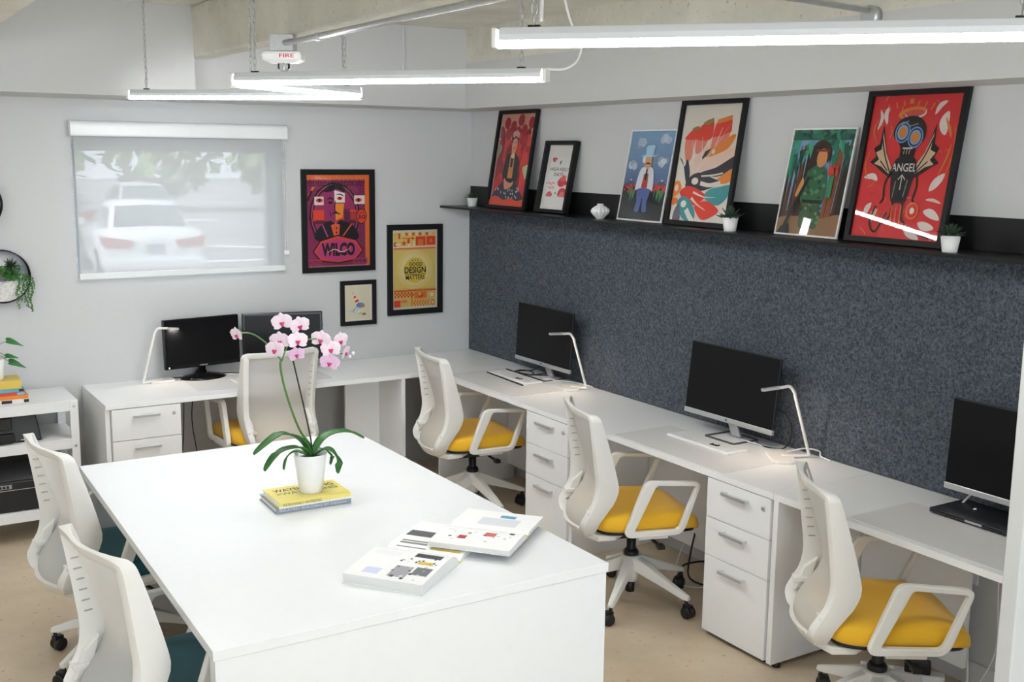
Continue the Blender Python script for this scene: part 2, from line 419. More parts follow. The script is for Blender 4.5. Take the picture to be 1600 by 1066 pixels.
def make_car(name, label, paint, loc, rz):
    # local: x across, rear faces -y, length along +y
    t = thing(name, label, 'car', loc, rz)
    # cross sections: (y, half width at sill, half width at shoulder, z shoulder, z bottom)
    secs = [(0,.70,.74,.80,.42),(.05,.80,.84,.93,.32),(.35,.86,.88,.99,.24),(1.2,.88,.90,.97,.20),(3.0,.88,.90,.95,.20),(3.9,.86,.87,.86,.22),(4.4,.78,.78,.72,.28),(4.55,.66,.66,.62,.36)]
    rings = []
    for y,wb,ws,zs,zb in secs:
        rings.append([(-wb*.9,y,zb),(wb*.9,y,zb),(wb,y,zb+.12),(ws,y,zs-.28),(ws*.985,y,zs-.06),(ws*.9,y,zs),(0,y,zs+.02),(-ws*.9,y,zs),(-ws*.985,y,zs-.06),(-ws,y,zs-.28),(-wb,y,zb+.12)])
    MB().loft(rings).build('body', paint, t)
    cs = [(.38,.76,.985),(.62,.71,1.14),(1.05,.62,1.38),(1.4,.60,1.44),(2.2,.60,1.45),(2.7,.62,1.36),(3.35,.74,.96)]
    rings = [[(-w,y,.94),(w,y,.94),(w*1.0,y,z-.10 if z>1.1 else .95),(w*.86,y,z),(0,y,z+.02),(-w*.86,y,z),(-w,y,z-.10 if z>1.1 else .95)] for y,w,z in cs]
    MB().loft(rings).build('cabin', paint, t)
    MB().loft([[(u*w*.84,y-.012,z+.012+.02*(1-abs(u))) for u in (-1,-.5,0,.5,1)] for y,w,z in ((.45,.745,1.03),(.62,.71,1.14),(.85,.66,1.272),(1.02,.625,1.365))], False, False, closed=False).build('rear_window', m_carglass, t)
    for sgn in (-1,1):
        xx = sgn*.66
        MB().add([(sgn*.725,.75,1.03),(sgn*.735,2.9,1.03),(sgn*.635,2.45,1.33),(sgn*.635,1.3,1.36)],[(0,1,2,3)]).build('side_window', m_carglass, t)
        MB().hexa([(sgn*.40,-.03,.70),(sgn*.83,-.01,.70),(sgn*.86,.3,.74),(sgn*.40,.1,.70),(sgn*.34,-.02,.82),(sgn*.85,.0,.90),(sgn*.895,.36,.92),(sgn*.34,.1,.82)]).build('tail_light', m_tail, t)
        MB().box(sgn*.88,sgn*1.02,2.75,2.83,.95,1.08).build('wing_mirror', paint, t, .02)
        for y in (.95,3.65):
            w = MB().lathe([(.10,-.1),(.31,-.1),(.325,-.07),(.325,.07),(.31,.1),(.10,.1)],20,(sgn*.80,y,.325),'x').build('wheel', m_tyre, t)
            MB().lathe([(.02,-.105),(.20,-.105),(.20,.105),(.02,.105)],14,(sgn*.80,y,.325),'x').build('hub_cap', m_silver, w)
    MB().box(-.16,.16,-.012,.03,.60,.76).build('number_plate', m_plate, t)
    MB().box(-.84,.84,-.05,.22,.32,.52).build('bumper', paint, t, .05)
    return t
car = make_car('car','white sedan parked tail first just outside the window blind', m_carw, (1.25,13.2,GZ), R(-6))
make_car('car','dark grey sedan parked behind the white sedan outside window', m_card, (1.2,22.0,GZ), R(-6))
make_car('car','silver grey sedan parked in far row right of dark sedan', mat('silver_car_paint',(.5,.51,.52),.3,coat=.5), (4.0,24.5,GZ), R(-5))
def make_tree(label, loc, h, w, seed):
    rnd = random.Random(seed)
    t = thing('tree', label, 'tree', loc, 0, 'trees beyond the parking lot')
    MB().tube([(0,0,0),(.1,0,h*.3),(0,.1,h*.6)],.2,8,3,[.24,.18,.1]).build('trunk', m_trunk, t)
    mb = MB()
    for i in range(420):
        a = rnd.uniform(0,2*pi); q = rnd.random()**.5; zz = rnd.uniform(.16,1)
        rr = w*q*sin(pi*min(1,(zz-.03)*1.0))
        c = Vector((rr*cos(a), rr*sin(a), zz*h)); d = rnd.uniform(.25,.5)
        n1 = Vector((rnd.gauss(0,1),rnd.gauss(0,1),rnd.gauss(0,1))).normalized(); e1 = n1.orthogonal().normalized(); e2 = n1.cross(e1)
        mb.add([c-e1*d,c+e2*d*.6,c+e1*d,c-e2*d*.6],[(0,1,2,3)])
    mb.build('foliage', m_fol, t)
for i,(x,y,h,w,l) in enumerate([(3.2,38,4.8,2.3,'leafy green tree furthest left behind the parked cars'),(8.0,38,4.4,2.3,'leafy green tree second from left beyond the parking lot'),(12.8,38.5,5.0,2.3,'leafy green tree third from left beyond the parking lot'),(17.6,38,5.0,2.3,'leafy green tree furthest right beyond the parking lot')]):
    make_tree(l,(x,y,GZ),h,w,i)

# ================================================================== ROLLER BLIND
bx0,bx1 = -2.535,-1.325
t = thing('roller_blind','white roller blind with translucent screen fabric pulled down over the window','blind',(0,0,0))
cas = roundpoly([(-.002,0),(-.002,.085),(-.07,.085),(-.07,0)],[.004,.004,.03,.012],5)
MB().prism(cas, lambda u,v,d:(d,u,2.128+v), bx0-.008, bx1+.015).build('cassette', mat('blind_cassette',(.80,.82,.82),.25), t)
MB().box(bx0+.012,bx1-.012,-.0335,-.032,1.372,2.128).build('screen_fabric', m_blind, t)
MB().box(bx0+.008,bx1-.005,-.040,-.026,1.340,1.374).build('bottom_rail', mat('blind_rail',(.78,.80,.80),.3), t, .003)
for s_, x in ((0,bx0-.002),(1,bx1+.002)):
    mb = MB()
    z0 = 1.36 if not s_ else 1.46
    for k in range(int((2.12-z0)/.012)):
        mb.sphere((x,-.03,z0+k*.012),.0035,6,4)
        if s_: mb.sphere((x+.012,-.03,z0+k*.012),.0035,6,4)
    mb.build('bead_chain', mat('chain_bead',(.85,.86,.86),.3), t)
MB().box(bx1-.004,bx1+.022,-.04,-.02,1.435,1.462).build('chain_weight', m_white, t, .003)

# ================================================================== DESKS
D = .604; T0 = H-.026
XL = -2.543
t = thing('desk','white laminate desk run along the back wall under the window','desk',(0,0,0))
MB().box(XL,-D,-D,-.002,T0,H).box(-D,-.002,-D,-.002,T0,H).build('worktop', m_white, t, .0015)
MB().box(XL,XL+.025,-D+.02,-.01,.0,T0).build('end_panel', m_white, t, .001)
MB().box(-.822,-.797,-D+.005,-.262,.0,T0).build('leg_panel', m_white, t, .001)
MB().box(-1.055,-.823,-.285,-.267,.02,T0).build('modesty_panel', m_white, t, .001)
t = thing('desk','white laminate desk run under the felt panel with cream topped corner','desk',(0,0,0))
t['label'] = 'long white desk along the felt wall, from the corner to the seam'
MB().box(-D,-.018,-3.474,-D-.0015,T0,H).build('worktop', m_white, t, .0015)
MB().box(-D+.015,-.05,-2.075,-2.05,0,T0).build('leg_panel', m_white, t, .001)
MB().box(-D+.015,-.05,-.66,-.635,0,T0).build('leg_panel', m_white, t, .001)
MB().box(-.10,-.08,-1.15,-.66,.10,T0).build('modesty_panel', m_white, t, .001)
MB().box(-.10,-.08,-2.6,-2.08,.10,T0).build('modesty_panel', m_white, t, .001)
t = thing('desk','white desk along the felt wall nearest the camera, beyond the seam','desk',(0,0,0))
MB().box(-D,-.018,-5.3,-3.4765,T0,H).build('worktop', m_white, t, .0015)
lp = MB().box(-D+.002,-.05,-3.505,-3.4785,.02,T0).build('leg_panel', m_white, t, .001)
MB().lathe([(.018,0),(.018,.012),(.008,.02)],10,(-D+.05,-3.491,0)).build('levelling_foot', m_black, lp)
MB().box(-.10,-.08,-4.03,-3.51,.10,T0).build('modesty_panel', m_white, t, .001)
MB().box(-D+.015,-.05,-5.3,-5.275,0,T0).build('leg_panel', m_white, t, .001)

def make_pedestal(label, w, loc, rz, name='drawer_pedestal'):
    # front faces -y, local x 0..w, top at T0
    t = thing(name, label, 'cabinet', loc, rz)
    MB().box(.0,w,.0,.55,.02,T0-.002).build('body', m_white, t, .001)
    MB().box(.01,w-.01,.012,.5,.0,.02).build('plinth', m_black, t)
    for i,(z0,z1) in enumerate(((.537,T0-.004),(.367,.534),(.022,.364))):
        d = MB().box(.002,w-.002,-.018,-.001,z0,z1).build('drawer', m_white, t, .0015)
        hz = z1-.042; hx0 = w*.30; hx1 = w*.68
        MB().box(hx0,hx1,-.048,-.036,hz-.006,hz+.008).box(hx0+.003,hx0+.012,-.04,-.018,hz-.005,hz+.005).box(hx1-.012,hx1-.003,-.04,-.018,hz-.005,hz+.005).build('handle', m_handle, d, .002)
    MB().lathe([(.0095,-.0185),(.0095,-.022),(.008,-.0235),(.002,-.0235)],14,(w-.04,0,.66),'y').build('lock', m_silver, t)
    return t
ped = make_pedestal('white drawer unit under the left end of the back wall desk', .365, (XL+.028,-D+.02,0), 0)
for lab, y, w in (('white three-drawer unit between the two middle yellow chairs, far one under felt wall desk',-1.652,.392),('white three-drawer unit in front of the desk seam, nearest the camera',-3.087,.378)):
    p = make_pedestal(lab, w, (-D+.02, y, 0), -pi/2)

# meeting table
t = thing('meeting_table','large white square-edged table in the middle foreground','table',(0,0,0))
P = [(-2.944,-3.752),(-1.630,-3.757),(-1.634,-1.728),(-2.889,-1.718)]
TZ = H-.03
MB().prism(P, lambda u,v,d:(u,v,d), TZ, H).build('tabletop', m_table, t, .0015)
MB().hexa([(-2.938,-3.748,0),(-1.636,-3.753,0),(-1.636,-3.705,0),(-2.938,-3.70,0),(-2.938,-3.748,TZ-.0015),(-1.636,-3.753,TZ-.0015),(-1.636,-3.705,TZ-.0015),(-2.938,-3.70,TZ-.0015)]).build('end_panel', m_table, t, .001)
MB().hexa([(-2.934,-1.775,0),(-1.64,-1.775,0),(-1.64,-1.725,0),(-2.934,-1.725,0),(-2.884,-1.775,TZ-.0015),(-1.64,-1.775,TZ-.0015),(-1.64,-1.725,TZ-.0015),(-2.884,-1.725,TZ-.0015)]).build('end_panel', m_table, t, .001)
MB().box(-2.33,-2.29,-3.69,-1.78,.12,TZ-.002).build('centre_panel', m_white, t)

# ================================================================== CHAIRS
def interp(tab, z):
    tab = sorted(tab)
    if z <= tab[0][0]: return tab[0][1]
    for (a,b),(c,d) in zip(tab,tab[1:]):
        if z <= c:
            t = (z-a)/(c-a); return b+(d-b)*t
    return tab[-1][1]
FS = [(.36,-.175),(.39,-.200),(.42,-.216),(.46,-.214),(.50,-.188),(.54,-.160),(.58,-.143),(.61,-.139),(.65,-.147),(.72,-.166),(.80,-.190),(.88,-.216),(.94,-.238)]
HWT = [(.385,.205),(.45,.212),(.60,.218),(.75,.222),(.94,.228)]
CV = [(.36,.085),(.46,.080),(.55,.058),(.65,.050),(.8,.050),(.94,.055)]
DEP = [(.385,.055),(.48,.072),(.60,.092),(.70,.080),(.80,.064),(.94,.040)]
ZB, ZT, RB, RT = .368, .945, .115, .034
def hw(z):
    w = interp(HWT, z)
    if z < ZB+RB: w -= RB-math.sqrt(max(0,RB*RB-(ZB+RB-z)**2))
    if z > ZT-RT: w -= RT-math.sqrt(max(0,RT*RT-(z-ZT+RT)**2))
    return w
def fpos(l, z):
    q = min(1, abs(l)/.22)
    return interp(FS,z)-interp(CV,z)*(1-q*q)
def back_loop(n=72):
    # outer outline in (l, z)
    pts = []
    wb = interp(HWT,ZB)-RB; wt = interp(HWT,ZT)-RT
    for i in range(9): pts.append((-wb+2*wb*i/8, ZB))
    for i in range(1,7): a = -pi/2+pi/2*i/7; pts.append((interp(HWT,ZB+RB)-RB+RB*cos(a), ZB+RB+RB*sin(a)))
    for i in range(17): z = ZB+RB+(ZT-RT-ZB-RB)*i/16; pts.append((interp(HWT,z), z))
    for i in range(1,6): a = pi/2*i/6; pts.append((interp(HWT,ZT)-RT+RT*cos(a), ZT-RT+RT*sin(a)))
    for i in range(9): pts.append((wt-2*wt*i/8, ZT))
    for i in range(1,6): a = pi/2+pi/2*i/6; pts.append((-(interp(HWT,ZT)-RT)+RT*cos(a), ZT-RT+RT*sin(a)))
    for i in range(17): z = ZT-RT-(ZT-RT-ZB-RB)*i/16; pts.append((-interp(HWT,z), z))
    for i in range(1,7): a = pi+pi/2*i/7; pts.append((-(interp(HWT,ZB+RB)-RB)+RB*cos(a), ZB+RB+RB*sin(a)))
    return pts
def make_chair(fabric, fabname, label, group):
    t = thing('office_chair', label, 'chair', (0,0,0), 0, group)
    lp = back_loop(); n = len(lp); rings = []
    for i,(l,z) in enumerate(lp):
        a = Vector(lp[i-1]); c = Vector(lp[(i+1)%n]); tn = (c-a).normalized(); nm = Vector((-tn.y, tn.x))  # inward (loop is ccw)
        side = min(1,max(0,(abs(l)-.12)/.08)); mid = 1-side
        bw = .026*side+(.030 if z > .7 else .045)*mid
        d = interp(DEP,z)*side+(.016 if z > .7 else .026)*mid
        li, zi = l+nm.x*bw, z+nm.y*bw
        f = fpos(l,z); fi = fpos(li,zi)
        rings.append([(f,l,z),(f-d,l,z+ (0.0)),(fi-d,li,zi),(fi-.004,li,zi)])
    bf = MB().loft(rings, smooth=True, loop=True).build('back_frame', m_wplast, t, .005, 2)
    rows = []
    for i in range(25):
        z = ZB+.012+(ZT-.012-ZB-.012)*i/24; w = hw(z)-.012
        rows.append([(fpos(w*u,z)-.010, w*u, z) for u in [k/8-1 for k in range(17)]])
    MB().loft(rows, False, False, closed=False).build('back_mesh', m_mesh, t)
    for s_ in (-1,1):
        # height notches and lumbar slider on each rail
        for k in range(6):
            z = .66+k*.035; f = fpos(.22,z)-interp(DEP,z)*.75; w = interp(HWT,z)-.027
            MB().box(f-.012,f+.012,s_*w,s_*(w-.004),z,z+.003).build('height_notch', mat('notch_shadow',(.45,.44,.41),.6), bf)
        f = fpos(.2,.53)-.062; w = interp(HWT,.53)
        MB().hexa([(f-.035,s_*(w-.046),.455),(f+.02,s_*(w-.046),.475),(f+.02,s_*(w-.022),.475),(f-.035,s_*(w-.022),.455),(f+.0,s_*(w-.046),.545),(f+.05,s_*(w-.046),.585),(f+.05,s_*(w-.024),.585),(f+.0,s_*(w-.024),.545)]).build('lumbar_slider', m_wplast, bf, .004)
        MB().box(f-.036,f+.014,s_*(w-.056),s_*(w-.006),.488,.507).build('slider_clip', m_wplast, bf, .003)
    # yoke below the seat
    MB().loft([[(f,-w,z),(f,w,z),(f,w,z+h),(f,-w,z+h)] for f,w,z,h in ((-.27,.12,.368,.03),(-.22,.19,.362,.03),(-.14,.19,.364,.026),(-.05,.11,.372,.02))], smooth=False).build('yoke', m_wplast, t, .006)
    # seat
    def plan(sc, z, k=28):
        ring = []
        for j in range(k):
            a = 2*pi*j/k; c, s__ = cos(a), sin(a); e = .42
            x = math.copysign(abs(c)**e, c); y = math.copysign(abs(s__)**e, s__)
            f = .018+.257*x*sc; l = .238*y*sc*(1-.05*max(0,x))
            dr = .042*max(0,(f-.10)/.17)**2 if f>.10 else 0
            ring.append((f,l,z-dr*(.4 if z<.43 else 1)+.012*(abs(l)/.238)**2*(1 if z>.455 else 0)))
        return ring
    sc = MB().loft([plan(.955,.412),plan(.985,.417),plan(1,.430),plan(1,.446),plan(.985,.461),plan(.945,.473),plan(.85,.482),plan(.6,.487),plan(.3,.488),plan(.02,.488)], True, True).build('seat_cushion', fabric, t)
    if fabname: sc['label'] = fabname
    MB().loft([plan(.80,.388),plan(.93,.396),plan(.95,.4125)]).build('seat_pan', m_black, t)
    # arms
    for s_ in (-1,1):
        oc = [(-.030,.650),(.232,.634),(.145,.402),(-.135,.400)]
        ic = [(.020,.628),(.206,.615),(.125,.427),(-.082,.427)]
        ro = roundpoly(oc,[.035,.035,.045,.045],5); ri = roundpoly(ic,[.014,.014,.02,.014],5)
        def fn(u,v,d,s_=s_): return (u, s_*(.262-(v-.4)*.07)+d, v)
        MB().ringprism(ro, ri, fn, -.014, .014).build('armrest', m_wplast, t, .005)
        MB().box(-.06,.08,s_*.16,s_*.262,.385,.405).build('arm_bracket', m_wplast, t, .004)
    MB().box(-.12,.10,-.075,.075,.325,.386).box(.02,.16,-.05,.05,.35,.388).build('tilt_mechanism', m_black, t, .012)
    MB().tube([(.03,-.07,.36),(.04,-.20,.35),(.05,-.235,.345)],.007,8,3).box(.035,.065,-.265,-.225,.335,.352).build('tilt_lever', m_black, t)
    MB().lathe([(.022,.19),(.022,.33)],16).lathe([(.036,.222),(.036,.240),(.028,.252)],16).build('gas_lift', m_black, t)
    bs = MB().lathe([(.036,.10),(.040,.13),(.048,.19),(.050,.222),(.034,.226)],20).build('base_hub', m_wplast, t)
    MB().lathe([(.021,.045),(.021,.10)],16).build('lift_end', m_black, bs)
    for k in range(5):
        a = 2*pi*k/5; ca, sa = cos(a), sin(a)
        rr = []
        for r_, wd, zt, zb in ((.03,.030,.224,.160),(.10,.027,.196,.140),(.20,.022,.150,.112),(.29,.018,.112,.084),(.32,.014,.100,.080)):
            rr.append([(r_*ca-wd*sa, r_*sa+wd*ca, zb),(r_*ca+wd*sa, r_*sa-wd*ca, zb),(r_*ca+wd*.7*sa, r_*sa-wd*.7*ca, zt),(r_*ca-wd*.7*sa, r_*sa+wd*.7*ca, zt)])
        MB().loft(rr, smooth=False).build('base_leg', m_wplast, t, .005)
        mb = MB().tube([(.305*ca,.305*sa,.040),(.305*ca,.305*sa,.085)],.008,8)
        rot = Matrix.Translation((.305*ca,.305*sa,0)) @ Matrix.Rotation(a+.6*k+.5,4,'Z')
        w2 = MB().lathe([(.008,-.024),(.024,-.024),(.0275,-.021),(.0275,-.006),(.024,-.004),(.024,.004),(.0275,.006),(.0275,.021),(.024,.024),(.008,.024)],16,(-.014,0,.0275),'y')
        w2.box(-.03,.008,-.014,.014,.035,.062).xf(rot)
        mb.v, mb.f, mb.c, mb.sm = mb.v+w2.v, mb.f+[[q+len(mb.v) for q in f] for f in w2.f], mb.c+w2.c, mb.sm+w2.sm
        mb.build('caster', m_black, t)
    return t
def turn_base(t, ang):
    for ch in t.children:
        if ch.name.split('.')[0] in ('base_leg','caster'): ch.rotation_euler = (0,0,ang)
yc = make_chair(m_yellow, 'yellow seat', 'white mesh-back office chair with yellow seat, middle one at the felt wall desk', 'yellow seat task chairs')
yc.location = (-.645,-2.635,0); yc.rotation_euler = (0,0,R(-19)); turn_base(yc, R(19))
c = dup(yc, (-.603,-4.03,0), R(-33), 'white mesh-back office chair with yellow seat nearest the camera at right'); turn_base(c, R(42))
c = dup(yc, (-.60,-1.075,0), R(-8), 'white mesh-back office chair with yellow seat nearest the room corner'); turn_base(c, R(-8))
c = dup(yc, (-1.645,-.45,.025), R(96), 'white mesh-back office chair seen from behind, at the back wall desk behind the orchid'); turn_base(c, R(10))
tc_ = make_chair(m_teal, 'dark teal seat', 'white office chair with teal seat at the far left of the white table', 'teal seat task chairs')
tc_.location = (-2.812,-2.05,0); tc_.rotation_euler = (0,0,R(8.2)); turn_base(tc_, R(59))
c = dup(tc_, (-2.892,-3.262,0), R(10.4), 'white office chair with teal seat nearest the camera at left of the table'); turn_base(c, R(40))

# ================================================================== FELT, SHELF
t = tag(MB().box(-.016,-.001,-5.4,-.002,H+.001,1.700).build('felt_panel', m_felt, None, .003), 'charcoal grey felt acoustic panel on the right wall above the desk','panel')
ZS = 1.717
t = thing('wall_shelf','long black metal picture shelf along the right wall above the felt','shelf',(0,0,0))
MB().box(-.24,-.002,-5.4,-.002,ZS-.008,ZS).box(-.24,-.234,-5.4,-.002,ZS-.014,ZS-.006).build('shelf_board', m_bmetal, t, .001)
MB().box(-.008,-.002,-5.4,-.002,ZS,ZS+.128).build('back_plate', m_bmetal, t, .001)

# ================================================================== PICTURES
def framed(name, label, cat, w, h, border, canvas, loc, basis, depth=.02, fmat=None, glass=True, group=None):
    """built upright in local axes: x right, z up, front towards -y, bottom centre at origin"""
    t = thing(name, label, cat, loc, 0, group)
    t.rotation_euler = basis
    fmat = fmat or m_frame
    fn = lambda u,v,d: (u, d, v)
    o_ = [(-w/2,0),(w/2,0),(w/2,h),(-w/2,h)]; i_ = [(-w/2+border,border),(w/2-border,border),(w/2-border,h-border),(-w/2+border,h-border)]
    MB().ringprism(o_, i_, fn, -depth, 0).build('frame', fmat, t, .001)
    MB().box(-w/2+border*.5,w/2-border*.5,-.004,-.001,border*.5,h-border*.5).build('backing', m_paper, t)
    pw, ph = w-2*border, h-2*border
    pr = canvas.mb; pr.v = [(x, -.0045-z, y+h/2) for x,y,z in pr.v]
    p = pr.build('print', m_print, t)
    gy = .0048+.00005*canvas.k+.0008
    if glass: MB().add([(-pw/2,-gy,border),(pw/2,-gy,border),(pw/2,-gy,h-border),(-pw/2,-gy,h-border)],[(0,1,2,3)]).build('glazing', m_glass, t, recalc=False)
    return t

# -- concert poster on the back wall
def art_concert(w,h):
    c = Canvas(w,h,'#f07a35')
    c.rect(0,0,.93,.95,'#7e2350')
    for i in range(14): c.ell(.03+i*.07,.955,.03,.012,'#f07a35')
    for i in range(24): c.rect(.03+i*.038,.905,.05+i*.038,.93,'#2c1020')
    c.rect(.03,.885,.9,.893,'#1c0d16')
    for i in range(26):
        z_=.06+i*.032; c.poly([(.845,z_),(.875,z_+.016),(.905,z_),(.875,z_-.016)],'#3a1230'); c.poly([(.86,z_),(.875,z_+.008),(.89,z_),(.875,z_-.008)],'#b04a78')
    c.ell(.44,.56,.40,.36,'#1a0d14'); c.ell(.44,.56,.375,.34,'#a03a5c'); c.ell(.44,.56,.355,.325,'#1a0d14'); c.ell(.44,.56,.335,.305,'#8e2a58')
    c.rect(.10,.50,.78,.62,'#d9472f'); c.rect(.12,.47,.76,.51,'#5a1830'); c.rect(.27,.50,.36,.63,'#8e2a58'); c.rect(.58,.5,.68,.63,'#6a1f44')
    for i in range(9): c.rect(.60+i*.02,.51,.608+i*.02,.60,'#3a1230')
    c.rect(.12,.675,.265,.765,'#e9e2dc'); c.rect(.75,.68,.92,.775,'#e9e2dc')
    for x in (.20,.82): c.ell(x,.725,.055,.022,'#c8322f'); c.ell(x,.725,.022,.02,'#2a1018')
    c.poly([(.02,.78),(.06,.78),(.13,.87),(.09,.87)],'#f07a35'); c.poly([(0,.72),(.03,.72),(.1,.83),(.06,.83)],'#1a0d14')
    # bust
    c.blob([(.13,.30),(.17,.42),(.32,.49),(.45,.47),(.60,.49),(.75,.43),(.81,.30),(.48,.25)],'#15101a')
    c.poly([(.36,.49),(.52,.49),(.50,.33),(.42,.33)],'#e0653a')
    c.blob([(.30,.80),(.42,.875),(.55,.86),(.60,.78),(.585,.62),(.52,.51),(.44,.49),(.36,.52),(.29,.64)],'#8a2a5c')
    c.poly([(.435,.70),(.60,.70),(.60,.80),(.435,.835)],'#efe8e2')
    c.poly([(.45,.50),(.56,.54),(.59,.69),(.45,.69)],'#ef9a2e')
    c.blob([(.28,.82),(.34,.88),(.5,.90),(.60,.85),(.59,.81),(.48,.845),(.38,.82)],'#1a0d14')
    c.ell(.52,.745,.045,.018,'#d9472f'); c.ell(.52,.745,.018,.015,'#1a0d14')
    c.ell(.37,.70,.04,.012,'#1a0d14'); c.stroke([(.32,.735),(.37,.75),(.43,.72)],.022,'#1a0d14',4,2); c.stroke([(.46,.785),(.53,.79),(.585,.765)],.02,'#1a0d14',4,2)
    c.stroke([(.45,.72),(.435,.62),(.47,.60)],.014,'#1a0d14',4); c.stroke([(.39,.575),(.45,.59),(.53,.57)],.026,'#1a0d14',4,2); c.stroke([(.38,.55),(.36,.60)],.012,'#1a0d14')
    c.poly([(.34,.505),(.45,.475),(.34,.445)],'#15101a'); c.poly([(.56,.515),(.45,.475),(.56,.45)],'#15101a')
    c.stroke([(.24,.46),(.32,.33)],.02,'#b04a78'); c.stroke([(.70,.46),(.56,.33)],.02,'#e0653a')
    for q in (.375,.42): c.ell(.46,q,.012,.012,'#1a0d14')
    # date badge
    c.ell(.865,.545,.085,.085,'#1a0d14'); c.ell(.865,.545,.075,.075,'#d9472f'); c.text('30',.80,.515,.93,.565,'#1a0d14'); c.text('JAN',.825,.575,.905,.595,'#1a0d14')
    c.star(.05,.53,.03,'#1a0d14')
    # name plate
    c.poly([(.08,.17),(.20,.29),(.48,.35),(.78,.29),(.89,.17),(.76,.06),(.48,.03),(.20,.06)],'#1a0d14')
    c.poly([(.10,.17),(.21,.28),(.48,.335),(.77,.28),(.87,.17),(.75,.075),(.48,.045),(.21,.075)],'#d9472f')
    c.poly([(.13,.17),(.22,.265),(.48,.31),(.76,.265),(.84,.17),(.74,.09),(.48,.06),(.22,.09)],'#a8386a')
    c.text('WILCO',.22,.115,.75,.262,'#140b12',bold=.05); c.stroke([(.30,.15),(.42,.19),(.55,.16),(.68,.2)],.012,'#e9e2dc',5,2)
    c.rect(.02,.02,.22,.085,'#9a3058'); c.text('BOSTON',.03,.035,.20,.07,'#2a1018'); c.rect(.72,.02,.95,.085,'#9a3058'); c.text('ORPHEUM',.73,.035,.92,.07,'#2a1018')
    for i in range(30): c.rect(.02+i*.032,.0,.035+i*.032,.012,'#caa68a')
    return c
W_,H_ = .492,.640
framed('framed_poster','large framed orange and purple concert poster reading WILCO on the back wall','poster',W_,H_,.034,art_concert(W_-.068,H_-.068),(-.963,-.001,1.312),(0,0,0))
def art_design(w,h):
    c = Canvas(w,h,'#efe9dc'); Rd='#d9482b'; Y='#e3c258'; O='#e58a3c'
    c.rect(.03,.03,.97,.97,'#e6cf72'); c.rect(.03,.27,.97,.74,'#e8d27a'); c.ell(.5,.5,.40,.25,'#ecd98e'); c.ell(.5,.5,.32,.20,'#f0e2a8')
    for i in range(9): c.rect(.22+i*.075,.93,.27+i*.075,.965,Rd if i%2 else '#efe3c8')
    c.rect(.03,.76,.97,.80,'#efe3c8'); c.rect(.03,.765,.97,.775,Rd)
    c.rect(.14,.89,.18,.96,Rd); c.stroke([(.22,.895),(.44,.895)],.014,Rd); c.poly([(.44,.875),(.50,.895),(.44,.915)],Rd)
    c.rect(.52,.80,.74,.915,Rd); c.rect(.57,.805,.69,.88,O); c.rect(.76,.805,.96,.915,Rd); c.ell(.86,.86,.03,.03,O)
    c.ell(.07,.82,.035,.03,Rd); c.rect(.07,.81,.18,.83,'#f3efe6'); c.star(.26,.835,.06,Rd); c.ell(.36,.86,.03,.03,Rd); c.poly([(.33,.85),(.39,.85),(.36,.82)],Rd); c.stroke([(.34,.80),(.40,.83)],.03,'#f3efe6')
    c.rect(.47,.80,.50,.86,'#f3efe6')
    for i in range(30): c.rect(.04+i*.031,.755,.055+i*.031,.765,Rd)
    for i in range(30): c.rect(.04+i*.031,.235,.055+i*.031,.25,Rd)
    c.rect(.03,.225,.97,.235,Rd)
    for i in range(12):
        for j in range(3):
            if (i+j)%2==0: c.rect(.04+i*.036,.15+j*.022,.076+i*.036,.172+j*.022,Rd)
    c.rect(.48,.13,.76,.215,O); c.ell(.62,.17,.06,.03,Rd); c.ell(.60,.185,.04,.02,Y); c.star(.87,.17,.06,'#f5efe2')
    c.rect(.03,.03,.17,.115,Rd); c.rect(.19,.085,.31,.115,Rd); c.text('DESIGN',.20,.09,.30,.11,'#efe3c8'); c.rect(.42,.03,.435,.20,Rd)
    for i in range(6):
        x=.47+i*.06; c.stroke([(x+.04,.11),(x,.075),(x+.04,.035)],.016,Rd)
    c.ell(.89,.07,.035,.035,Rd); c.ell(.89,.07,.022,.022,'#efe3c8')
    c.ell(.5,.49,.25,.158,'#d8b92e'); c.ell(.5,.49,.24,.150,'#e9d060')
    K='#17140f'
    c.text('GOOD',.36,.545,.66,.592,K,bold=.022); c.text('DESIGN',.265,.455,.735,.535,K,bold=.022); c.rect(.28,.437,.72,.444,K); c.text('MATTERS',.29,.372,.71,.428,K,bold=.006)
    for i in range(3): c.star(.44+i*.06,.615,.018,K)
    return c
W_,H_ = .402,.592
framed('framed_poster','framed yellow poster reading GOOD DESIGN MATTERS, right of the others on back wall','poster',W_,H_,.036,art_design(W_-.072,H_-.072),(-.428,-.001,1.006),(0,0,0))
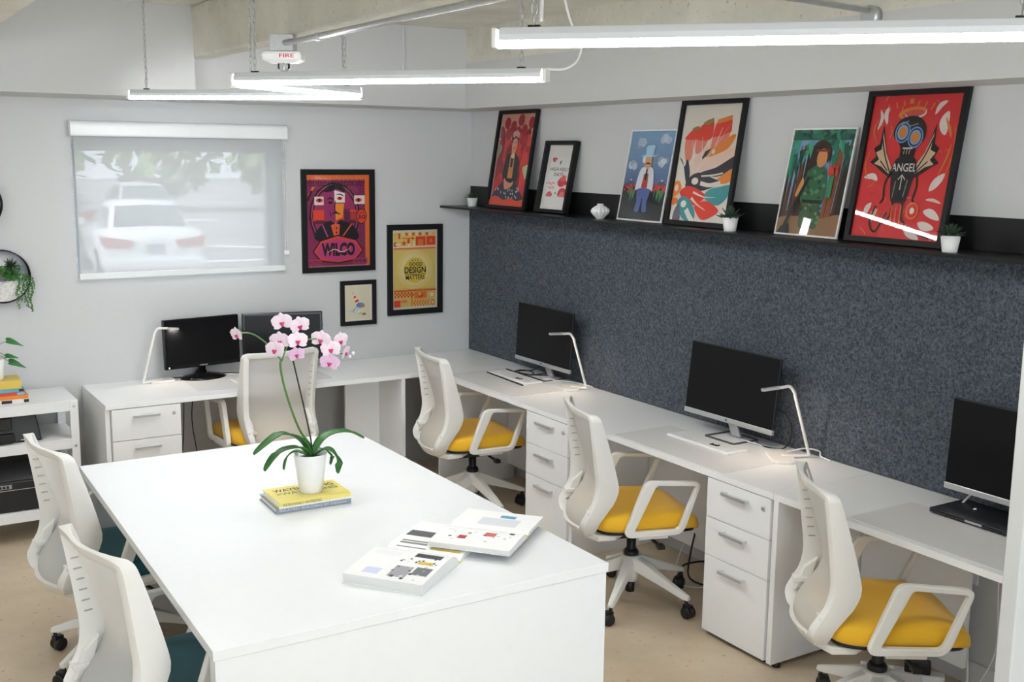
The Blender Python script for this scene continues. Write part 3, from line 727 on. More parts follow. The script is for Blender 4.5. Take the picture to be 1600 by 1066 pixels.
def art_cone(w,h):
    c = Canvas(w,h,'#f2efe8'); c.rect(.04,.04,.96,.96,'#e3dcc4')
    c.ell(.28,.26,.2,.03,'#b9c4cc')
    c.poly([(.30,.80),(.62,.46),(.44,.40)],'#d8432f')
    for a,b_ in ((.16,.30),(.46,.60),(.75,.9)):
        def L_(t,q): 
            p=(.30+(.62-.30)*t,.80+(.46-.80)*t); r_=(.30+(.44-.30)*t,.80+(.40-.80)*t); return (p if q else r_)
        c.poly([L_(a,1),L_(b_,1),L_(b_,0),L_(a,0)],'#f0ebe0')
    c.blob([(.42,.42),(.52,.50),(.68,.48),(.74,.40),(.66,.36),(.52,.37)],'#5f86b0'); c.ell(.68,.41,.06,.05,'#b87a5c')
    c.blob([(.36,.22),(.34,.32),(.44,.37),(.55,.34),(.58,.25),(.48,.19)],'#f0eee8')
    for q in (((.36,.22),(.38,.34),(.50,.36)),((.44,.2),(.46,.3),(.56,.33)),((.40,.36),(.34,.30),(.30,.25)),((.5,.2),(.56,.2),(.62,.22))): c.stroke(q,.012,'#2a2a2e',4)
    c.ell(.71,.18,.065,.03,'#8e2f28'); c.ell(.71,.187,.03,.012,'#d8b0a0'); return c
W_,H_ = .247,.288
framed('framed_picture','small framed drawing of a red striped cone hat on the back wall','picture',W_,H_,.027,art_cone(W_-.054,H_-.054),(-.836,-.001,.962),(0,0,0))

# -- pictures leaning on the shelf (facing -x, tilted back)
def lean(name, label, cat, w, h, border, canvas, y, xb, fmat=None, depth=.02, glass=True):
    # vertical rise fixed by tilt: the top back edge touches the wall
    tilt = math.asin(max(0,min(.6,(abs(xb)-.004)/h)))
    e = Matrix.Rotation(-pi/2,4,'Z') @ Matrix.Rotation(-tilt,4,'X')
    return framed(name, label, cat, w, h, border, canvas, (xb, y, ZS+.0005), e.to_euler(), depth, fmat, glass)
# framed front faces -y locally; rotated -90 about z it faces -x
def art_woman(w,h):
    c = Canvas(w,h,'#b8262c'); rnd = random.Random(3)
    c.rect(.0,.72,1,1,'#dba68a')
    for i in range(46):
        u,v = rnd.uniform(.05,.95), rnd.uniform(.28,.76)
        col = rnd.choice(['#8e1c26','#a3202a','#c8322f','#cf3d36','#7d1a24'])
        c.ell(u,v,rnd.uniform(.05,.09),rnd.uniform(.07,.12),col,rnd.uniform(-.6,.6),16)
    for u,v in ((.22,.90),(.40,.86),(.60,.93),(.72,.82),(.90,.90),(.30,.78),(.08,.80),(.55,.80)): c.ell(u,v,.085,.065,'#9a2230',rnd.uniform(-.3,.3))
    c.rect(0,.0,.025,1,'#17131a'); c.rect(.025,.02,.035,.98,'#e5e0dc'); c.rect(.05,.02,.058,.98,'#e5e0dc'); c.rect(.965,.02,.975,.98,'#e5e0dc')
    c.blob([(.02,.62),(.10,.67),(.16,.62),(.10,.55),(.06,.50),(.02,.52)],'#8b8a70'); c.blob([(.82,.42),(.97,.45),(.96,.37),(.93,.29),(.86,.36)],'#a9b58e')
    # dress, shawl, head
    c.blob([(.05,.10),(.20,.20),(.34,.27),(.62,.27),(.80,.18),(.95,.08),(.80,.05),(.5,.04),(.2,.05)],'#262a38')
    for i in range(26): c.ell(rnd.uniform(.12,.88),rnd.uniform(.08,.2),.012,.012,'#d8d2d2')
    c.blob([(.04,.0),(.06,.08),(.22,.10),(.4,.065),(.6,.085),(.8,.06),(.97,.08),(.97,0)],'#d9502e')
    c.blob([(.30,.30),(.30,.48),(.38,.56),(.50,.57),(.62,.55),(.70,.46),(.70,.28),(.50,.24)],'#1d1d28')
    c.poly([(.44,.56),(.56,.56),(.57,.30),(.43,.30)],'#d28a3c'); c.poly([(.46,.56),(.54,.56),(.53,.42),(.47,.42)],'#2c2430')
    c.poly([(.455,.57),(.555,.57),(.545,.62),(.465,.62)],'#c98d70'); c.ell(.515,.67,.075,.10,'#d59b7e'); c.blob([(.43,.67),(.44,.75),(.52,.78),(.60,.74),(.60,.66),(.575,.72),(.52,.735),(.46,.715)],'#17131a')
    for u,v in ((.47,.775),(.53,.79),(.585,.77)): c.ell(u,v,.04,.035,'#e8b4ac'); 
    c.rect(.47,.685,.505,.69,'#17131a'); c.rect(.525,.685,.56,.69,'#17131a'); c.ell(.515,.625,.018,.008,'#a8202c')
    c.ell(.51,.545,.05,.03,'#d8c8a0'); c.blob([(.36,.24),(.36,.30),(.42,.27),(.55,.25),(.62,.27),(.6,.22),(.48,.18),(.40,.19)],'#cf9478')
    return c
lean('framed_poster','framed red art print of a seated woman in dark dress, leftmost on shelf','poster',.452,.615,.022,art_woman(.408,.571),-.615,-.105)
def art_holy(w,h):
    c = Canvas(w,h,'#e4e2df'); c.rect(.14,.20,.86,.80,'#ebe9e6'); K='#4a4a50'; Rd='#b8323a'
    c.blob([(.18,.80),(.34,.80),(.32,.75),(.22,.74)],Rd); c.ell(.30,.765,.03,.02,'#d8a0a0')
    c.text('f',.46,.70,.54,.76,'#1a1a1a')
    c.text('HIGH HOLY',.15,.60,.85,.655,K); c.text('DAYS',.32,.52,.66,.575,K)
    for v in (.40,.335): c.stroke([(.12+(.4-v),v),(.2,v+.02),(.26,v-.015),(.32,v+.02),(.40,v)],.022,'#c8687a',4)
    c.blob([(.50,.42),(.60,.50),(.74,.49),(.86,.42),(.78,.38),(.60,.36)],Rd); c.blob([(.60,.47),(.70,.54),(.80,.50),(.7,.44)],'#c85a58'); c.ell(.76,.375,.03,.02,'#e5c0b8')
    c.blob([(.58,.22),(.62,.32),(.76,.34),(.88,.30),(.86,.21)],Rd); c.blob([(.62,.21),(.70,.29),(.80,.27),(.8,.21)],'#d88078')
    c.blob([(.14,.21),(.20,.27),(.30,.28),(.38,.23),(.30,.20)],'#c06068'); c.ell(.48,.26,.03,.02,'#5a8a50'); c.rect(.14,.20,.86,.205,'#d0b0ae')
    c.stroke([(.36,.03),(.44,.08),(.5,.05)],.01,'#f6f6f6',4); return c
lean('framed_picture','small black framed white print reading HIGH HOLY DAYS with red flowers','picture',.316,.422,.020,art_holy(.276,.382),-1.105,-.085,depth=.035)
def art_cowboy(w,h):
    c = Canvas(w,h,'#7fa3c4'); rnd=random.Random(5)
    for i in range(12): c.rect(0,.36+i*.055,1,.36+(i+1)*.055+.002, tuple(a+(b_-a)*i/11 for a,b_ in zip(hx('#6076a0'),hx('#8fb6d4'))))
    for u,v in ((.27,.86),(.80,.91),(.12,.62),(.46,.66),(.82,.66)):
        for k in range(6): c.ell(u+rnd.uniform(-.07,.07),v+rnd.uniform(-.025,.025),rnd.uniform(.05,.08),rnd.uniform(.03,.05),rnd.choice(['#c3ccd4','#aab4bd','#d6dce0','#8e9aa6']))
    c.rect(0,0,1,.37,'#17171b')
    for u in (.16,.88): c.poly([(u-.16,.37),(u-.03,.45),(u+.02,.45),(u+.14,.37)],'#4a5664'); c.poly([(u-.05,.44),(u,.46),(u+.03,.44)],'#d8dde2')
    for i in range(16):
        u = rnd.choice([rnd.uniform(.04,.28),rnd.uniform(.70,.97)]); v = rnd.uniform(.32,.37)
        c.poly([(u-.025,v),(u+.035,v+.01),(u+.0,v-rnd.uniform(.09,.15))],'#2f8a5a')
    for i in range(42):
        u = rnd.choice([rnd.uniform(.02,.30),rnd.uniform(.68,.98)]); c.ell(u,rnd.uniform(.31,.39),.018,.015,'#c8343a')
    # plain standing man in a pale hat
    c.blob([(.36,.36),(.38,.20),(.36,.10),(.46,.10),(.50,.25),(.54,.10),(.64,.10),(.62,.20),(.64,.36)],'#4f5f94')
    c.blob([(.30,.34),(.33,.52),(.40,.59),(.60,.59),(.67,.52),(.70,.34),(.62,.35),(.5,.36),(.38,.35)],'#d9dfe4')
    c.poly([(.43,.36),(.57,.36),(.55,.52),(.45,.52)],'#a8402e'); c.poly([(.485,.585),(.515,.585),(.525,.46),(.5,.44),(.475,.46)],'#17171b')
    c.ell(.5,.655,.075,.085,'#d8a070'); c.stroke([(.45,.625),(.5,.64),(.55,.625)],.02,'#17171b',3)
    c.blob([(.30,.72),(.42,.705),(.58,.705),(.72,.74),(.60,.73),(.60,.83),(.50,.84),(.41,.82),(.41,.735)],'#9fc0cc')
    return c
m_wframe = mat('white_poster_edge',(.85,.85,.85),.4)
lean('framed_print','blue sky print of a man in pale hat, white edged, left of leaf poster','poster',.372,.482,.008,art_cowboy(.356,.466),-1.93,-.095,m_wframe,.010)
def art_leaf(w,h):
    c = Canvas(w,h,'#e2ddd3'); Rd='#d9432f'; Pk='#e8917f'; Or='#e9963c'; Nv='#23293f'; Bk='#2d2b35'; Te='#3d8a8e'; Bl='#ecd3c3'; Pl='#d9d6cb'
    def petal(pts,col,k=5): c.blob(pts,col,k)
    petal([(.02,.54),(.10,.62),(.22,.60),(.30,.50),(.24,.36),(.14,.32)],Pl)
    petal([(.20,.38),(.30,.55),(.55,.66),(.90,.64),(.97,.56),(.70,.48),(.40,.42)],Bl)
    # upper fingers: banded
    for pts,cols in ((( (.15,.50),(.08,.64),(.10,.74),(.24,.81),(.30,.80),(.25,.66),(.23,.54)),(Pk,Rd)),
                     (((.30,.58),(.27,.68),(.30,.80),(.46,.87),(.53,.87),(.50,.74),(.42,.62)),(Pk,Rd)),):
        c.blob(pts,cols[0]); top=[p for p in pts if p[1]>.69]
        c.blob([(pts[1][0]-.005,.705),(pts[2][0],pts[2][1]),(pts[3][0],pts[3][1]),(pts[4][0],pts[4][1]),(pts[5][0]+.03,.71)],cols[1])
    c.blob([(.17,.79),(.24,.815),(.30,.805),(.28,.785)],'#8a7a3c'); c.blob([(.36,.845),(.46,.875),(.53,.872),(.51,.835),(.42,.825)],'#8a7a3c')
    c.poly([(.54,.63),(.55,.74),(.57,.83),(.83,.89),(.85,.78),(.80,.68),(.68,.61)],Pk); c.poly([(.55,.72),(.575,.83),(.84,.87),(.855,.77),(.70,.73)],Rd); c.poly([(.575,.83),(.60,.87),(.83,.905),(.84,.865)],Or)
    c.blob([(.48,.55),(.55,.63),(.70,.67),(.88,.74),(.94,.73),(.86,.64),(.72,.59)],Or); c.ell(.60,.60,.03,.022,'#e2ddd3')
    c.poly([(.42,.545),(.46,.60),(.56,.63),(.50,.57),(.43,.53)],Nv)
    c.blob([(.02,.55),(.10,.50),(.18,.36),(.24,.30),(.25,.40),(.20,.50),(.16,.53),(.13,.47)],Nv)
    c.stroke([(.24,.28),(.38,.45),(.60,.62),(.82,.83)],.02,'#ece7dd',6,True)
    for a_,b_ in (((.30,.42),(.22,.68)),((.42,.53),(.38,.72)),((.62,.65),(.70,.80))): c.stroke([a_,b_],.014,'#ece7dd',0,True)
    # right lower
    c.blob([(.45,.42),(.70,.47),(1.0,.57),(1.0,.48),(.80,.40),(.60,.39)],Bk); c.blob([(.72,.35),(.85,.42),(.99,.46),(.98,.37),(.86,.33)],Or)
    c.blob([(.20,.30),(.28,.39),(.45,.42),(.64,.38),(.80,.34),(.60,.28),(.40,.26)],Bk); c.ell(.36,.345,.06,.03,'#e2ddd3'); c.stroke([(.46,.33),(.62,.315),(.80,.34)],.05,'#e2ddd3',5); c.stroke([(.46,.39),(.66,.40),(.82,.42)],.02,'#e2ddd3',5)
    c.blob([(.55,.22),(.64,.28),(.80,.305),(.97,.32),(.95,.22),(.82,.15),(.66,.17)],Te); c.blob([(.12,.24),(.24,.30),(.42,.28),(.58,.22),(.42,.14),(.26,.17)],Rd)
    c.stroke([(.36,.25),(.55,.215),(.76,.215)],.03,'#e2ddd3',5,True)
    c.blob([(.42,.14),(.62,.18),(.84,.11),(.74,.05),(.58,.02),(.46,.08)],Rd); c.stroke([(.34,.20),(.45,.15),(.62,.10)],.04,'#e2ddd3',5,True)
    c.blob([(.10,.15),(.18,.21),(.30,.19),(.42,.10),(.44,.02),(.30,.0),(.18,.05)],Te); c.ell(.22,.145,.05,.03,'#e2ddd3'); c.stroke([(.28,.10),(.34,.05),(.42,.0)],.07,'#e2ddd3',4)
    c.blob([(.06,.0),(.07,.09),(.13,.14),(.17,.08),(.18,.0)],'#5a5860'); c.blob([(0,.20),(0,.32),(.08,.34),(.14,.28),(.08,.22)],Or); c.ell(.05,.28,.035,.03,'#e2ddd3'); c.blob([(0,.13),(0,.19),(.09,.19),(.1,.15)],'#e07a3a')
    return c
lean('framed_poster','tall black framed colourful leaf print in the middle of the shelf','poster',.462,.620,.024,art_leaf(.414,.572),-2.385,-.10)
def art_jungle(w,h):
    c = Canvas(w,h,'#1f4a3a'); rnd=random.Random(9)
    c.rect(0,.18,1,1,'#7fa6cc'); c.rect(0,0,1,.22,'#6a4a30')
    for i in range(22):
        u=rnd.uniform(0,1); 
        if .42<u<.6: u+=.3
        c.poly([(u-.03,.14),(u+.03,.14),(u+.05+rnd.uniform(-.03,.03),.85),(u+.02,.85)],rnd.choice(['#4a2c1c','#2a1a14','#6b3a22','#8a4a28','#1a1512']))
    for i in range(46):
        u=rnd.uniform(-.05,1.05); v=rnd.uniform(.72,1); d=rnd.uniform(.1,.32)
        c.poly([(u-.04,v),(u+.04,v+.02),(u+rnd.uniform(-.14,.14),v-d)],rnd.choice(['#1f7a62','#2a8f72','#14574a','#3fa588','#0e3f36','#2f7f58']))
    c.rect(0,.9,1,1,'#17604e')
    for i in range(26): c.ell(rnd.uniform(0,1),rnd.uniform(.93,1),rnd.uniform(.04,.1),.02,rnd.choice(['#1f7a62','#2a8f72','#0e3f36']),rnd.uniform(-1,1))
    c.blob([(.0,.0),(.0,.14),(.3,.17),(.7,.16),(1,.2),(1,0)],'#8a6a48')
    # plain standing figure in green clothing with long dark hair
    c.blob([(.36,.08),(.38,.32),(.62,.32),(.66,.08),(.54,.08),(.51,.22),(.48,.08)],'#3a5a3a')
    c.blob([(.30,.36),(.34,.56),(.42,.64),(.62,.64),(.68,.55),(.69,.36),(.62,.29),(.38,.29)],'#2f6a48')
    for i in range(34): c.ell(rnd.uniform(.36,.66),rnd.uniform(.1,.6),rnd.uniform(.02,.04),.018,rnd.choice(['#16301f','#4f8a5f','#1f4a30','#6a8a60']),rnd.uniform(-1,1),9)
    c.rect(.36,.30,.65,.33,'#141414')
    c.blob([(.36,.62),(.38,.84),(.50,.90),(.64,.86),(.68,.74),(.62,.70),(.46,.66)],'#3a241c'); c.ell(.55,.73,.085,.09,'#d39a62'); c.rect(.44,.79,.66,.81,'#8e2f28')
    c.blob([(.30,.54),(.24,.44),(.22,.36),(.28,.37),(.33,.46)],'#d39a62'); c.stroke([(.10,.02),(.22,.25),(.40,.55)],.05,'#1c2228'); c.poly([(.02,.0),(.24,.0),(.20,.10),(.08,.07)],'#1c2228')
    for i in range(14): c.ell(rnd.uniform(.70,.84),rnd.uniform(.58,.66),.025,.02,'#d0452e')
    c.poly([(.72,.36),(.80,.36),(.80,.56),(.73,.56)],'#2f8a62'); c.ell(.52,.05,.03,.03,'#2a5a4a'); return c
lean('framed_print','green jungle print of a figure in camouflage, white edged, left of angel poster','poster',.362,.476,.008,art_jungle(.346,.460),-3.095,-.10,m_wframe,.010)
def art_angel(w,h):
    c = Canvas(w,h,'#cf3338'); rnd=random.Random(11); K='#17151a'; O='#e8963c'; Wt='#efe9e4'; Cr='#dfc5a6'
    for i in range(30):
        u,v=rnd.uniform(.03,.97),rnd.uniform(.03,.97); a=rnd.uniform(0,2*pi); L_=rnd.uniform(.05,.16)
        c.stroke([(u,v),(u+L_*.5*cos(a)+.02,v+L_*.4*sin(a)),(u+L_*cos(a),v+L_*.7*sin(a))],rnd.uniform(.006,.014),rnd.choice(['#e4716c','#b02228','#ea8a6a','#e4716c',O]),4,2)
    for k,(u0,v0,u1,v1,u2,v2,wd,col) in enumerate([(.10,.76,.13,.84,.10,.90,.04,Wt),(.20,.80,.17,.87,.19,.92,.05,Wt),(.72,.86,.76,.92,.83,.95,.05,Wt),(.86,.72,.83,.80,.86,.88,.10,Wt),(.93,.70,.90,.76,.84,.84,.03,O),(.04,.42,.14,.43,.20,.40,.06,Wt),(.80,.34,.86,.40,.94,.46,.08,Wt),(.78,.28,.86,.28,.95,.26,.03,Wt),(.78,.20,.86,.19,.96,.15,.08,Wt),(.74,.12,.82,.10,.92,.09,.08,Wt),(.60,.07,.68,.04,.78,.01,.07,Wt),(.20,.10,.22,.16,.26,.20,.06,'#d9c0a0'),(.12,.14,.14,.20,.18,.24,.06,Wt),(.92,.40,.98,.60,.95,.80,.012,O),(.86,.44,.92,.56,.95,.66,.02,O),(.06,.62,.03,.50,.08,.42,.012,O),(.12,.66,.06,.76,.10,.84,.012,O)]):
        c.stroke([(u0,v0),(u1,v1),(u2,v2)],wd,col,5,2)
    for a in range(-3,4):
        x=.44+a*.075; c.stroke([(x,.94-abs(a)*.015),(x+a*.012,.975-abs(a)*.012)],.045 if a==0 else .014,O)
    c.ell(.47,.875,.155,.042,O,.12); c.ell(.48,.868,.12,.028,'#c04a44',.12); c.stroke([(.38,.87),(.46,.835),(.60,.86),(.62,.90)],.02,Wt,5,2)
    # wings
    for s_ in (-1,1):
        m_=lambda u:.46+s_*(u-.46)*(-1)
        if s_==1: m_=lambda u:.92-u
        W0=[(.36,.46),(.24,.62),(.17,.80),(.16,.66),(.10,.63),(.14,.57),(.08,.53),(.16,.50),(.24,.46),(.34,.42)]
        W1=[(.35,.48),(.25,.60),(.18,.74),(.19,.62),(.13,.60),(.18,.55),(.13,.52),(.22,.50),(.32,.45)]
        mm=(lambda u:u) if s_==-1 else (lambda u:.93-u)
        c.poly([(mm(u),v) for u,v in W0],K); c.poly([(mm(u),v) for u,v in W1],Cr)
        c.stroke([(mm(.33),.46),(mm(.24),.58),(mm(.18),.70)],.014,K,4); c.stroke([(mm(.30),.47),(mm(.2),.54)],.012,K)
    # body
    c.blob([(.40,.26),(.36,.40),(.36,.52),(.42,.57),(.56,.57),(.62,.51),(.60,.40),(.56,.26),(.48,.25)],K)
    c.blob([(.30,.72),(.32,.80),(.40,.845),(.54,.85),(.64,.79),(.65,.70),(.58,.64),(.55,.55),(.42,.55),(.40,.64)],K)
    for (x,y) in ((.40,.74),(.55,.705)):
        c.ell(x,y,.085,.075,'#6f9ed0'); c.ell(x,y,.072,.064,'#24303e'); c.ell(x,y,.06,.052,'#8db4dc'); c.ell(x,y,.045,.038,O)
    c.rect(.43,.625,.54,.635,Wt); 
    for i in range(3): c.stroke([(.455+i*.03,.63),(.45+i*.03,.59)],.008,Cr)
    c.text('ANGEL',.345,.468,.625,.525,Wt); c.stroke([(.48,.34),(.48,.44)],.010,Wt); c.stroke([(.44,.41),(.48,.445),(.52,.41)],.010,Wt)
    for q in (((.36,.50),(.30,.38),(.31,.28),(.28,.24)),((.61,.50),(.66,.38),(.64,.28),(.67,.25)),((.43,.27),(.42,.16),(.38,.12)),((.54,.27),(.55,.15),(.60,.11)),((.24,.22),(.20,.10),(.28,.04),(.38,.18)),((.62,.10),(.70,.06),(.90,.02))): c.stroke(q,.018,K,5)
    for x in (.43,.48,.53): c.stroke([(x,.23),(x+.01,.08)],.02,rnd.choice([O,'#e4716c']),0,2)
    c.ell(.66,.20,.07,.06,O); c.ell(.66,.20,.055,.048,'#cf3338'); c.ell(.66,.20,.025,.022,Wt)
    for q in (((.42,.40),(.41,.28)),((.55,.41),(.53,.29)),((.46,.78),(.56,.80)),((.37,.79),(.45,.82))): c.stroke(q,.010,'#8a8488')
    return c
lean('framed_poster','large black framed red poster of a black figure reading ANGEL, rightmost on shelf','poster',.478,.622,.024,art_angel(.430,.574),-3.57,-.11)

# ================================================================== SHELF ORNAMENTS
def rosette(mb, c, r, h, n, tiers, wid=.35, seed=0):
    rnd = random.Random(seed)
    for k in range(tiers):
        q = k/max(1,tiers-1)
        for i in range(n):
            a = 2*pi*i/n+k*.5+rnd.uniform(-.15,.15); el = .25+1.1*q+rnd.uniform(-.1,.1); L_ = r*(1-.35*q)
            d = Vector((cos(a)*cos(el), sin(a)*cos(el), sin(el))); s_ = Vector((-sin(a),cos(a),0)); u_ = d.cross(s_)
            p0 = Vector(c)+Vector((0,0,h*q*.3)); w = L_*wid*.5; th = L_*.12
            pts = [p0-s_*w*.5, p0+s_*w*.5, p0+d*L_*.5+s_*w, p0+d*L_*.5-s_*w, p0+d*L_, p0+d*L_*.45-u_*th, p0+d*L_*.3+u_*th*.4]
            mb.add(pts,[(0,1,6),(1,2,6),(2,4,6),(4,3,6),(3,0,6),(0,5,1),(1,5,2),(2,5,4),(4,5,3),(3,5,0)],None,False)
    return mb
def make_pot(label, loc, r, h, n, tiers, wid, L_, seed):
    t = thing('potted_succulent', label, 'plant', loc, 0, 'succulent pots on the shelf')
    MB().lathe([(r*.74,0),(r*.76,.003),(r,h),(r*.92,h),(r*.88,h-.006)],24).build('pot', m_ceram, t)
    MB().lathe([(r*.88,h-.010),(r*.2,h-.005)],16).build('soil', m_soil, t)
    rosette(MB(), (0,0,h-.004), L_, L_*.6, n, tiers, wid, seed).build('leaves', m_succ, t)
    return t
make_pot('small white pot with dark rosette succulent at the shelf left end', (-.09,-.17,ZS), .036,.056, 9,4,.5,.05,1)
make_pot('small white pot with spiky aloe beside the leaf poster on shelf', (-.165,-2.69,ZS), .037,.064, 8,3,.22,.075,2)
make_pot('small white pot with pointed succulent beside the red angel poster', (-.19,-3.895,ZS), .036,.062, 9,4,.38,.062,3)
t = thing('ribbed_vase','small white ribbed onion shaped vase on the black shelf','vase',(-.15,-1.66,ZS))
prof = [(.020,0),(.022,.004),(.030,.014),(.046,.032),(.050,.044),(.044,.056),(.028,.068),(.018,.073),(.017,.082),(.013,.082),(.012,.074)]
rings = []
for r_,z in prof:
    rings.append([( (r_*(1+(.055*cos(14*2*pi*j/84) if .01<z<.072 else 0)))*cos(2*pi*j/84), (r_*(1+(.055*cos(14*2*pi*j/84) if .01<z<.072 else 0)))*sin(2*pi*j/84), z) for j in range(84)])
MB().loft(rings).build('body', m_ceram, t)

# ================================================================== MONITORS
def make_monitor(label, w, h, chin, loc, rz, tilt, stand, text=None, z0=.80):
    """faces -y locally; origin on the desk below the screen centre"""
    t = thing('monitor', label, 'monitor', loc, rz)
    zb = z0-H
    Tm = Matrix.Translation((0,0,zb)) @ Matrix.Rotation(tilt,4,'X')
    if chin:
        MB().box(-w/2,w/2,-.006,.008,chin,h).box(-w*.3,w*.3,.008,.035,.03,h*.6).xf(Tm).build('housing', m_black, t, .003)
        MB().box(-w/2+.004,w/2-.004,-.0072,-.006,chin,h-.004).xf(Tm).build('screen', m_screen, t)
        ch = MB().box(-w/2,w/2,-.009,.008,0,chin).xf(Tm).build('chin_bar', m_silver, t, .002)
        MB().lathe([(.005,-.0095),(.005,-.0105),(.001,-.0105)],12,(0,0,chin*.55),'y').xf(Tm).build('maker_emblem', m_black, ch)
    else:
        MB().box(-w/2,w/2,-.012,.014,0,h).box(-w*.3,w*.3,.014,.045,.04,h*.65).xf(Tm).build('housing', m_gloss, t, .005)
        MB().box(-w/2+.016,w/2-.016,-.0128,-.012,.022,h-.016).xf(Tm).build('screen', m_screen, t)
        if text:
            vs, fs = textmesh(text)
            MB().add([((x-.5)*.05, -.0129, .006+y*.008) for x,y in vs], fs).xf(Tm).build('maker_lettering', m_lettering, t)
        MB().box(-w/2+.02,-w/2+.028,-.0129,-.012,.006,.016).xf(Tm).build('corner_sticker', m_paper, t)
    if stand == 'oval':
        MB().lathe([(.135,0),(.137,.006),(.120,.016),(.06,.026),(.03,.034)],36).xf(Matrix.Scale(.72,4,(0,1,0))).build('stand_base', m_gloss, t)
        MB().loft([[(-wd,.02-k*.01,z),(wd,.02-k*.01,z),(wd,.045-k*.01,z),(-wd,.045-k*.01,z)] for k,(wd,z) in enumerate(((.04,.02),(.022,.05),(.020,.08),(.030,zb+.06)))], smooth=False).build('stand_neck', m_gloss, t, .004)
    else:
        # open rectangular silver loop base with a slanted neck
        ny = .06 if stand=='loop' else .10
        o_ = roundpoly([(-.10,-.05),(.10,-.05),(.10,.115),(-.10,.115)],.012,3); i_ = roundpoly([(-.091,-.041),(.091,-.041),(.091,.106),(-.091,.106)],.006,3)
        MB().ringprism(o_, i_, lambda u,v,d:(u,v,d), 0, .007).build('stand_base', mat('dark_steel',(.16,.16,.17),.35,.7) if stand=='loop' else m_black, t, .001)
        MB().hexa([(-.032,ny,.006),(.032,ny,.006),(.032,ny+.013,.006),(-.032,ny+.013,.006),(-.028,.010,zb+.05),(.028,.010,zb+.05),(.028,.028,zb+.05),(-.028,.028,zb+.05)]).build('stand_neck', m_silver if stand=='loop' else m_black, t, .003)
    return t
make_monitor('black glossy monitor on oval stand, left of the two on back desk',.468,.290,0,(-1.88,-.115,H),R(8),R(-3),'oval','SAMSUNG',z0=.806)
make_monitor('black glossy monitor on back desk behind the orchid flowers',.480,.292,0,(-1.405,-.17,H+.0026),R(-14),R(-3),'oval','SAMSUNG',z0=.806)
make_monitor('frameless black monitor with silver chin nearest the room corner',.585,.350,.024,(-.135,-1.095,H),R(-90),R(-3.4),'loop',z0=.812)
make_monitor('frameless black monitor with silver chin in the middle of felt wall desk',.585,.351,.024,(-.172,-2.735,H),R(-89),R(-6),'loop',z0=.818)
make_monitor('frameless black monitor with silver chin at the right edge above laptop',.60,.352,.024,(-.15,-4.225,H),R(-90),R(-3),'black',z0=.815)

# ================================================================== DESK LAMPS
def make_lamp(label, loc, stem, tip, base_c, base_dir, brx=.075, bry=.05):
    """stem: points from the base to the bend, tip: end of the head (all relative to loc on desk)"""
    t = thing('desk_lamp', label, 'lamp', loc, 0, 'slim white desk lamps')
    e = Vector(base_dir).normalized(); a_ = math.atan2(e.y, e.x)
    pl = [( (brx if abs(cos(q))>0 else 0)*math.copysign(abs(cos(q))**.6,cos(q)), bry*math.copysign(abs(sin(q))**.6,sin(q))) for q in [2*pi*j/28 for j in range(28)]]
    ca, sa = cos(a_), sin(a_)
    MB().prism([(base_c[0]+u*ca-v*sa, base_c[1]+u*sa+v*ca) for u,v in pl], lambda u,v,d:(u,v,d), 0, .013).build('base', m_lampbody, t, .004)
    pts = [Vector(p) for p in stem]; b_ = pts[-1]; tp = Vector(tip); d = (tp-b_).normalized()
    q0 = Vector((base_c[0],base_c[1],.010)); q1 = pts[0]+Vector((0,0,.010))
    path = [q0, q0.lerp(q1,.8), q1+Vector((0,0,.004)), q1+(b_-q1)*.06] + [q1+(b_-q1)*f for f in (.25,.5,.75,.9,.955)] + [b_+d*.018+Vector((0,0,.012)), b_+d*.05+Vector((0,0,.011)), b_+d*.075+Vector((0,0,.010))]
    MB().tube(path, .007, 10, 4).build('stem', m_lampbody, t)
    h0 = b_+d*.07+Vector((0,0,.010)); h1 = tp+Vector((0,0,.004)); hd = (h1-h0); sd = hd.cross(Vector((0,0,1))).normalized()*.010; zz = Vector((0,0,.006))
    hb = MB().hexa([h0-sd-zz,h0+sd-zz,h1+sd-zz,h1-sd-zz,h0-sd+zz,h0+sd+zz,h1+sd+zz,h1-sd+zz]).build('lamp_head', mat('lamp_head_grey',(.55,.55,.56),.35,.4), t, .001)
    zz = Vector((0,0,.0062)); z2 = Vector((0,0,.006)); k0 = h0+hd*.25; k1 = h1-hd*.05; sd *= .6
    MB().add([k0-sd-zz,k0+sd-zz,k1+sd-zz,k1-sd-zz],[(0,1,2,3)]).build('led_strip', m_desklight, hb)
    return t
make_lamp('slim white bent desk lamp on the back desk left of monitor',(-2.235,-.15,H),[(0,0,0),(.075,0,.305)],(.21,0,.303),(.11,.03,0),(1,.15,0))
make_lamp('slim white bent desk lamp right of the monitor nearest the corner',(-.10,-1.50,H),[(0,0,0),(-.10,.0,.318)],(-.245,.02,.335),(-.055,.075,0),(.5,1,0),.085,.05)
make_lamp('slim white bent desk lamp right of the middle felt wall monitor',(-.075,-3.165,H),[(0,0,0),(-.12,.0,.325)],(-.26,.05,.322),(-.12,.055,0),(.6,1,0),.105,.055)

